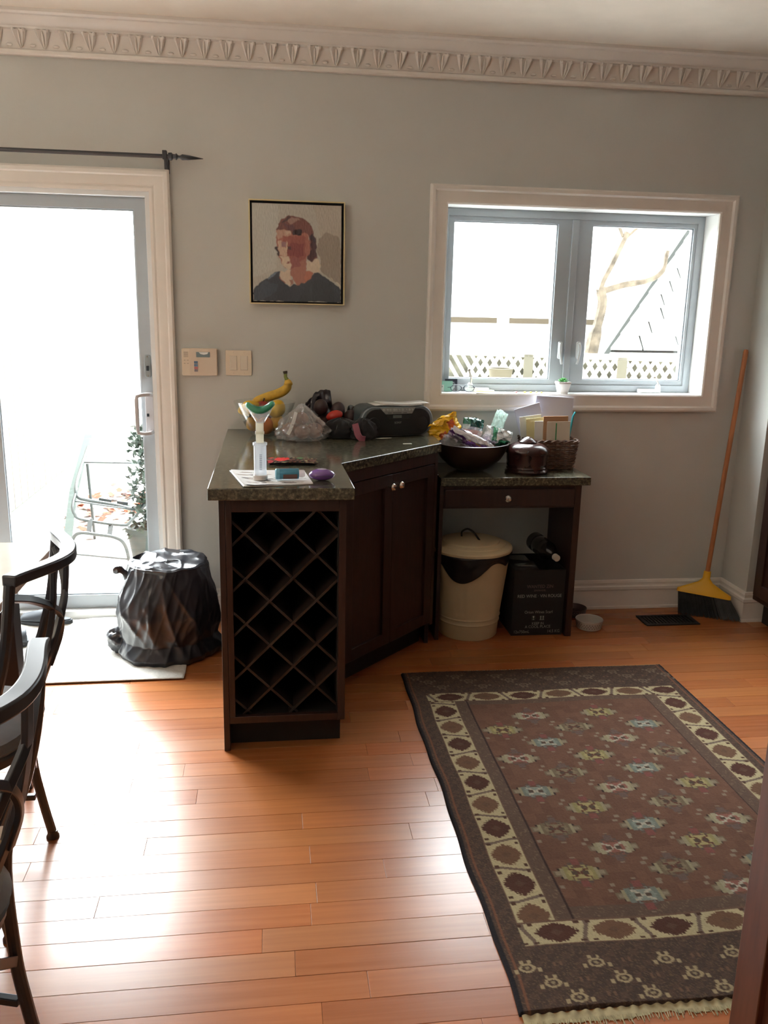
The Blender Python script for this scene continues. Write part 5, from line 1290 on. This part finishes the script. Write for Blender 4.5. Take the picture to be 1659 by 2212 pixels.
c1 = make_chair('black metal dining chair nearer the glass door, tucked under the table')
c1.location = (-.800, -1.932, 0)
c2 = copy_tree(c1); c2['label'] = 'black metal dining chair nearest the camera, only its back edge in view'
c2.location = (-.6916, -2.6322, 0); c2.rotation_euler.z = -.27
MB().prism(rrect(-.72, -.505, -2.375, -2.335, .006), .483, .495).build('wooden_spoon_rest', M('pale_beech', srgb(176, 148, 116), .6), label='pale wooden slat lying on the seat of the nearest chair', cat='wood') if False else None
wd = MB().prism(rrect(-.33, 0, -.03, .03, .006), .4835, .497, Rz(.62, (-.503, -2.455, 0)))
wd.build('wooden_board', M('pale_beech', srgb(176, 148, 116), .6), label='pale wooden board end lying on the nearest chair seat', cat='board', bevel=.002)
# added uplighter, unseen on the left, brightens the ceiling and walls
fl_ = thing('added_uplighter', (-2.25, -3.4, 0), 'added uplighter floor lamp out of view, brightening ceiling and walls', 'lamp')
MB().lathe([(.14, 0), (.14, .012), (.02, .022), (.012, .03), (.012, 1.72), (.02, 1.74)], (-2.25, -3.4, 0), 28).build('stand', chrome, fl_)
MB().lathe([(.03, 1.73), (.10, 1.76), (.16, 1.82), (.17, 1.85), (.16, 1.845), (.10, 1.775), (.03, 1.75)], (-2.25, -3.4, 0), 32, cap=False).build('shade', chrome, fl_)
MB().ball((-2.25, -3.4, 1.81), .03, 12, 8).build('bulb', M('added_bulb_glow', (1, .82, .6), .5, emit=20.), fl_)
ll = bpy.data.lights.new('added_fill_light', 'AREA'); ll.shape = 'DISK'; ll.size = .26; ll.energy = 30; ll.color = (1, .92, .82)
lo = bpy.data.objects.new('added_fill_light', ll); COL.objects.link(lo); lo.parent = fl_; lo.location = (0, 0, 1.86); lo.rotation_euler = (PI, 0, 0)
# ================================================================ OUTDOORS
snow = M('pale_concrete', srgb(196, 194, 190), .9, var=.08, vscale=2)
gz = -.22
box(-14, 16, .25, 30, gz-.2, gz).build('ground', snow, kind='structure')
box(DX0-.3, DX1+.3, T, .9, gz, -.02).build('door_step', M('pale_stone', srgb(200, 198, 192), .9), kind='structure')
fn_ = thing('board_fence', (-1.78, 4, gz), 'tall weathered vertical board fence running away outside the glass door', 'fence')
fmt = M('weathered_fence_wood', srgb(168, 160, 150), .85, var=.12, vscale=4, stretch=(6, 6, .7))
yy = 1.2; rf = random.Random(2)
while yy < 8.2:
    w = .165; h = 2.25+rf.uniform(-.03, .03)
    box(-1.78+rf.uniform(-.006, .006), -1.755, yy, yy+w-.016, .08, h).build('fence_board', fmt, fn_); yy += w
box(-1.80, -1.784, 1.2, 8.2, .08, 2.2).build('dark_gap_backing', M('dark_fence_back', (.02, .022, .022), .9), fn_)  # dark sheet added so the gaps between boards read as shade
mb = MB(); mb.box(-1.83, -1.80, 1.2, 8.2, .35, .44); mb.box(-1.83, -1.80, 1.2, 8.2, 1.7, 1.79)
for q in range(4): mb.box(-1.90, -1.83, 1.3+q*2.2, 1.39+q*2.2, gz, 2.2)
mb.build('rails_and_posts', M('dark_fence_back', (.05, .05, .05), .9), fn_)
box(-1.84, -1.70, 1.2, 8.2, gz, .075).build('garden_kerb', M('mossy_concrete', srgb(150, 160, 146), .9, var=.1), kind='structure')
alu = M('grey_green_tube', (.030, .038, .036), .45)
def garden(name, label, loc, frames, bars, straps):
    t = thing(name, loc, label, 'garden chair', 'folding garden loungers outside')
    for f_, r_ in frames: MB().tube(smoothpath(f_, 5), r_, 8).build('tube_frame', alu, t)
    for a_, b_ in bars: MB().tube([a_, b_], .006, 6).build('cross_bar', alu, t)
    for a_, b_, w_ in straps: MB().tube([a_, b_], 0, flat=(w_, .006), up=(0, 1, 0)).build('strap', M('dark_strap', (.015, .02, .02), .6), t)
garden('garden_lounger', 'grey tubular folding garden lounger reaching away outside the glass door', (-1.05, 1.9, gz),
       [([(-1.351, 2.5, .432), (-1.32, 2.1, .36), (-1.262, 1.65, .32), (-1.235, 1.55, .265), (-1.17, 1.53, .245), (-1.0, 1.52, .215), (-.87, 1.50, .19), (-.81, 1.55, .235), (-.796, 1.9, .321), (-.80, 2.4, .42)], .011),
        ([(-1.30, 2.3, gz), (-1.30, 2.2, .36)], .010), ([(-.82, 2.3, gz), (-.80, 2.2, .38)], .010)],
       [((-1.247, 1.5, .248), (-.837, 1.5, .18)), ((-1.33, 2.2, .37), (-.80, 2.2, .36))],
       [((-1.107, 1.56, .243), (-1.03, 1.56, .228), .022), ((-.996, 1.56, .221), (-.927, 1.56, .211), .022)])
garden('garden_chair', 'grey tubular garden chair with arched back nearest the glass door outside', (-1.05, 1.25, gz),
       [([(-1.25, 1.62, .30), (-1.245, 1.45, .235), (-1.226, 1.40, .188), (-1.177, 1.38, .156), (-.941, 1.36, .123), (-.887, 1.38, .141), (-.80, 1.5, .235), (-.78, 1.56, .28)], .010),
        ([(-1.285, 1.2, gz), (-1.262, 1.2, -.12), (-1.226, 1.2, -.01), (-1.198, 1.2, .084), (-1.153, 1.2, .117), (-1.05, 1.2, .105), (-.962, 1.2, .089), (-.905, 1.2, .05), (-.879, 1.2, -.044), (-.865, 1.2, gz)], .011)],
       [((-1.235, 1.2, -.01), (-.874, 1.2, -.053))],
       [((-1.13, 1.38, .156), (-1.109, 1.22, .115), .032), ((-1.006, 1.38, .125), (-.99, 1.22, .093), .032)])
MB().tube([(-1.27, 1.12, gz), (-1.36, 2.0, .20), (-1.47, 3.1, .42)], 0, flat=(.05, .03), up=(0, 0, 1)).build('leaning_plank', M('green_grey_board', (.05, .07, .06), .8), label='grey-green plank leaning outside the glass door', cat='plank')
sh = thing('potted_shrub', (-.80, 1.55, gz), 'dark leafy evergreen in a pot outside, half behind the door stile', 'plant')
MB().lathe([(.10, 0), (.14, .26), (.15, .26), (.15, .29), (.12, .29), (.11, .2), (.001, .2)], (-.80, 1.55, gz), 20).build('pot', M('dark_green_pot', (.02, .03, .025), .6), sh)
MB().tube([(-.80, 1.55, gz+.2), (-.79, 1.56, .3), (-.80, 1.55, .55)], .012, 6).build('stem', M('bark', (.05, .035, .025), .9), sh)
fo = MB(); rs = random.Random(9)
for i in range(900):
    a = rs.uniform(0, 2*PI); z = rs.uniform(.02, .72); r = rs.uniform(.02, .15)*(1.1-z*.6)
    c = Vector((-.80+r*math.cos(a), 1.55+r*math.sin(a), z)); u = Vector((rs.uniform(-1, 1), rs.uniform(-1, 1), rs.uniform(-.6, .6))).normalized(); v = u.cross(Vector((rs.uniform(-1, 1), rs.uniform(-1, 1), 1))).normalized(); l = .028
    fo.add([c-u*l, c+v*l*.45, c+u*l, c-v*l*.45], [(0, 1, 2, 3)])
fo.build('foliage', M('evergreen_leaf', (.018, .032, .02), .6), sh, kind='stuff')
lt = MB(); rs = random.Random(19)
for i in range(110):
    c = Vector((-1.30+rs.uniform(-.34, .4), 3.3+rs.gauss(0, .45), gz+.012)); a = rs.uniform(0, 6.28); u = Vector((math.cos(a), math.sin(a), rs.uniform(-.3, .3)))*.05; v = Vector((-math.sin(a), math.cos(a), rs.uniform(-.3, .3)))*.035
    lt.add([c-u, c+v*.9, c+u, c-v], [(0, 1, 2, 3)])
lt.build('fallen_leaves', M('orange_leaf', srgb(140, 60, 30), .8, var=.3, vscale=5), label='orange fallen leaves on the ground outside the glass door', cat='leaves', kind='stuff')
# lattice fence beyond the window
lf2 = thing('lattice_fence', (3.2, 5, gz), 'pale wooden lattice fence seen low through the window', 'fence')
lm_ = M('pale_lattice_wood', srgb(200, 194, 178), .8)
LF0, LF1 = Vector((1.9, 5.75)), Vector((4.75, 4.65)); LL = (LF1-LF0).length; la = math.atan2(LF1.y-LF0.y, LF1.x-LF0.x); ML = Rz(la, (LF0.x, LF0.y, 0))
zb0, zb1 = .30, .97
for s in (1, -1):
    k = -1.0
    while k < LL+1:
        # slat from (k, zb0) at 60 degrees
        dx = s*(zb1-zb0)*.62; a0_, a1_ = k, k+dx
        if 0 < min(a0_, a1_) and max(a0_, a1_) < LL:
            w = .024; yb_ = 0 if s > 0 else .008
            MB().prism([(a0_-w, zb0), (a0_+w, zb0), (a1_+w, zb1), (a1_-w, zb1)], yb_, yb_+.007, ML @ XZ).build('lattice_slat', lm_, lf2)
        k += .105
for x in (0, LL*.33, LL*.66, LL): box(x-.05, x+.05, -.03, .06, gz, 1.0, M4=ML).build('post', M('tan_post', (.11, .10, .07), .8), lf2)
box(0, LL, .07, .09, gz, .97, M4=ML).build('lattice_gap_backing', M('tan_backing_boards', (.15, .145, .11), .9, var=.4, vscale=12), lf2)  # board added behind the lattice so its openings read darker
box(0, LL, -.03, .05, .97, 1.03, M4=ML).build('top_rail', lm_, lf2); box(0, LL, -.02, .04, .22, .30, M4=ML).build('bottom_rail', lm_, lf2)
for i in range(18):
    x = LL*(i+.5)/18; box(x-LL/37, x+LL/37, -.01, .012, gz, .22, M4=ML).build('fence_board', lm_, lf2)
# house with a shingled roof at the right of the window
hs = thing('shingled_house', (6.6, 9, gz), 'pale house with shingled gable roof seen at right through the window', 'house')
box(5.0, 9.5, 8.2, 12, gz, 1.2).build('wall', M('pale_siding', srgb(214, 212, 204), .9), hs)
rp = M('pale_grey_shingle', srgb(170, 172, 166), .9, var=.15, vscale=2)
MB().add([(4.75, 7.91, .93), (9.5, 7.91, .93), (9.5, 9.83, 3.13), (6.9, 9.83, 3.13)], [(0, 1, 2, 3)]).build('roof_felt', M('dark_felt', (.012, .013, .012), .9), hs, solid=.02)
n_r = 11; rs = random.Random(5)
for i in range(n_r):
    t0, t1 = i/n_r, (i+1)/n_r; z0_, z1_ = .95+2.2*t0, .95+2.2*t1+.03; y0_ = 7.9+1.9*t0; y1_ = 7.9+1.9*t1+.03
    xl = 4.75+2.15*t0; x = xl
    while x < 9.4:
        xe = min(x+rs.uniform(.42, .6), 9.5)
        MB().add([(x+.012, y0_, z0_), (xe-.012, y0_, z0_), (xe-.012, y1_, z1_), (x+.012, y1_, z1_), (x+.012, y0_, z0_+.035), (xe-.012, y0_, z0_+.035), (xe-.012, y1_, z1_+.01), (x+.012, y1_, z1_+.01)],
                 [(0, 3, 2, 1), (4, 5, 6, 7), (0, 1, 5, 4), (1, 2, 6, 5), (2, 3, 7, 6), (3, 0, 4, 7)]).build('shingle', rp, hs, smooth=False); x = xe
MB().tube([(4.62, 7.84, .85), (6.9, 9.8, 3.15)], 0, flat=(.14, .10), up=(0, 0, 1)).build('rake_board', M('dark_rake', (.045, .05, .045), .8), hs)
gr = thing('garage', (2.6, 9.5, gz), 'low pale garage with horizontal eaves across the window view', 'building')
box(.5, 4.9, 8.82, 12, gz, 1.279).build('wall', M('pale_siding', srgb(214, 212, 204), .9), gr)
box(3.34, 3.56, 8.83, 9.2, 1.28, 1.36).build('wall_infill', M('pale_siding', srgb(214, 212, 204), .9), gr)  # garage wall raised to fill the gap between the gutters
box(.3, 3.35, 8.8, 12, 1.28, 1.36).build('gutter', M('brown_gutter', (.075, .056, .034), .8), gr)
box(3.55, 4.9, 8.8, 12, 1.28, 1.36).build('gutter', M('brown_gutter', (.075, .056, .034), .8), gr)
MB().add([(.3, 8.8, 1.36), (4.9, 8.8, 1.36), (4.9, 10.4, 1.75), (.3, 10.4, 1.75), (.3, 12, 1.36), (4.9, 12, 1.36)], [(0, 1, 2, 3), (3, 2, 5, 4), (0, 3, 4), (1, 5, 2), (0, 4, 5, 1)]).build('roof', M('pale_roof', srgb(206, 204, 198), .9), gr)
tr = thing('bare_tree', (3.85, 6.2, gz), 'bare tree trunk with bent branches outside the right casement', 'tree')
bk_m = M('tan_bark', (.125, .100, .072), .9, var=.6, vscale=9)
MB().tube(smoothpath([(3.78, 6.2, gz), (3.82, 6.2, .5), (3.88, 6.2, 1.1), (3.96, 6.2, 1.55), (3.93, 6.2, 1.78), (4.05, 6.2, 2.05), (4.2, 6.2, 2.4)], 5), [.085]*12+[.06]*8+[.035]*11, 8).build('trunk', bk_m, tr)
MB().tube(smoothpath([(3.95, 6.2, 1.72), (4.2, 6.18, 1.80), (4.5, 6.16, 1.86), (4.66, 6.15, 1.98), (4.7, 6.15, 2.2)], 5), [.042]*8+[.036]*8+[.025]*5, 8).build('branch', bk_m, tr)
MB().tube(smoothpath([(4.2, 6.2, 2.35), (4.45, 6.2, 2.6), (4.55, 6.25, 2.9)], 5), .02, 6).build('branch', bk_m, tr)
MB().tube(smoothpath([(4.15, 6.2, 2.35), (4.0, 6.2, 2.7), (4.1, 6.25, 3.1)], 5), .02, 6).build('branch', bk_m, tr)
fpz = MB().lathe([(.09, 0), (.13, .24), (.14, .25), (.12, .25), (.08, .02), (.001, .02)], (2.42, 5.0, .62), 20)
fpz.build('plant_pot', M('buff_terracotta', (.09, .075, .045), .8), label='buff plant pot on a pedestal seen low through the left casement', cat='plant pot')
box(2.30, 2.54, 4.88, 5.12, gz, .62).build('pedestal', M('pale_stone', srgb(200, 198, 192), .9), label='pale stone pedestal carrying the plant pot outside', cat='pedestal')
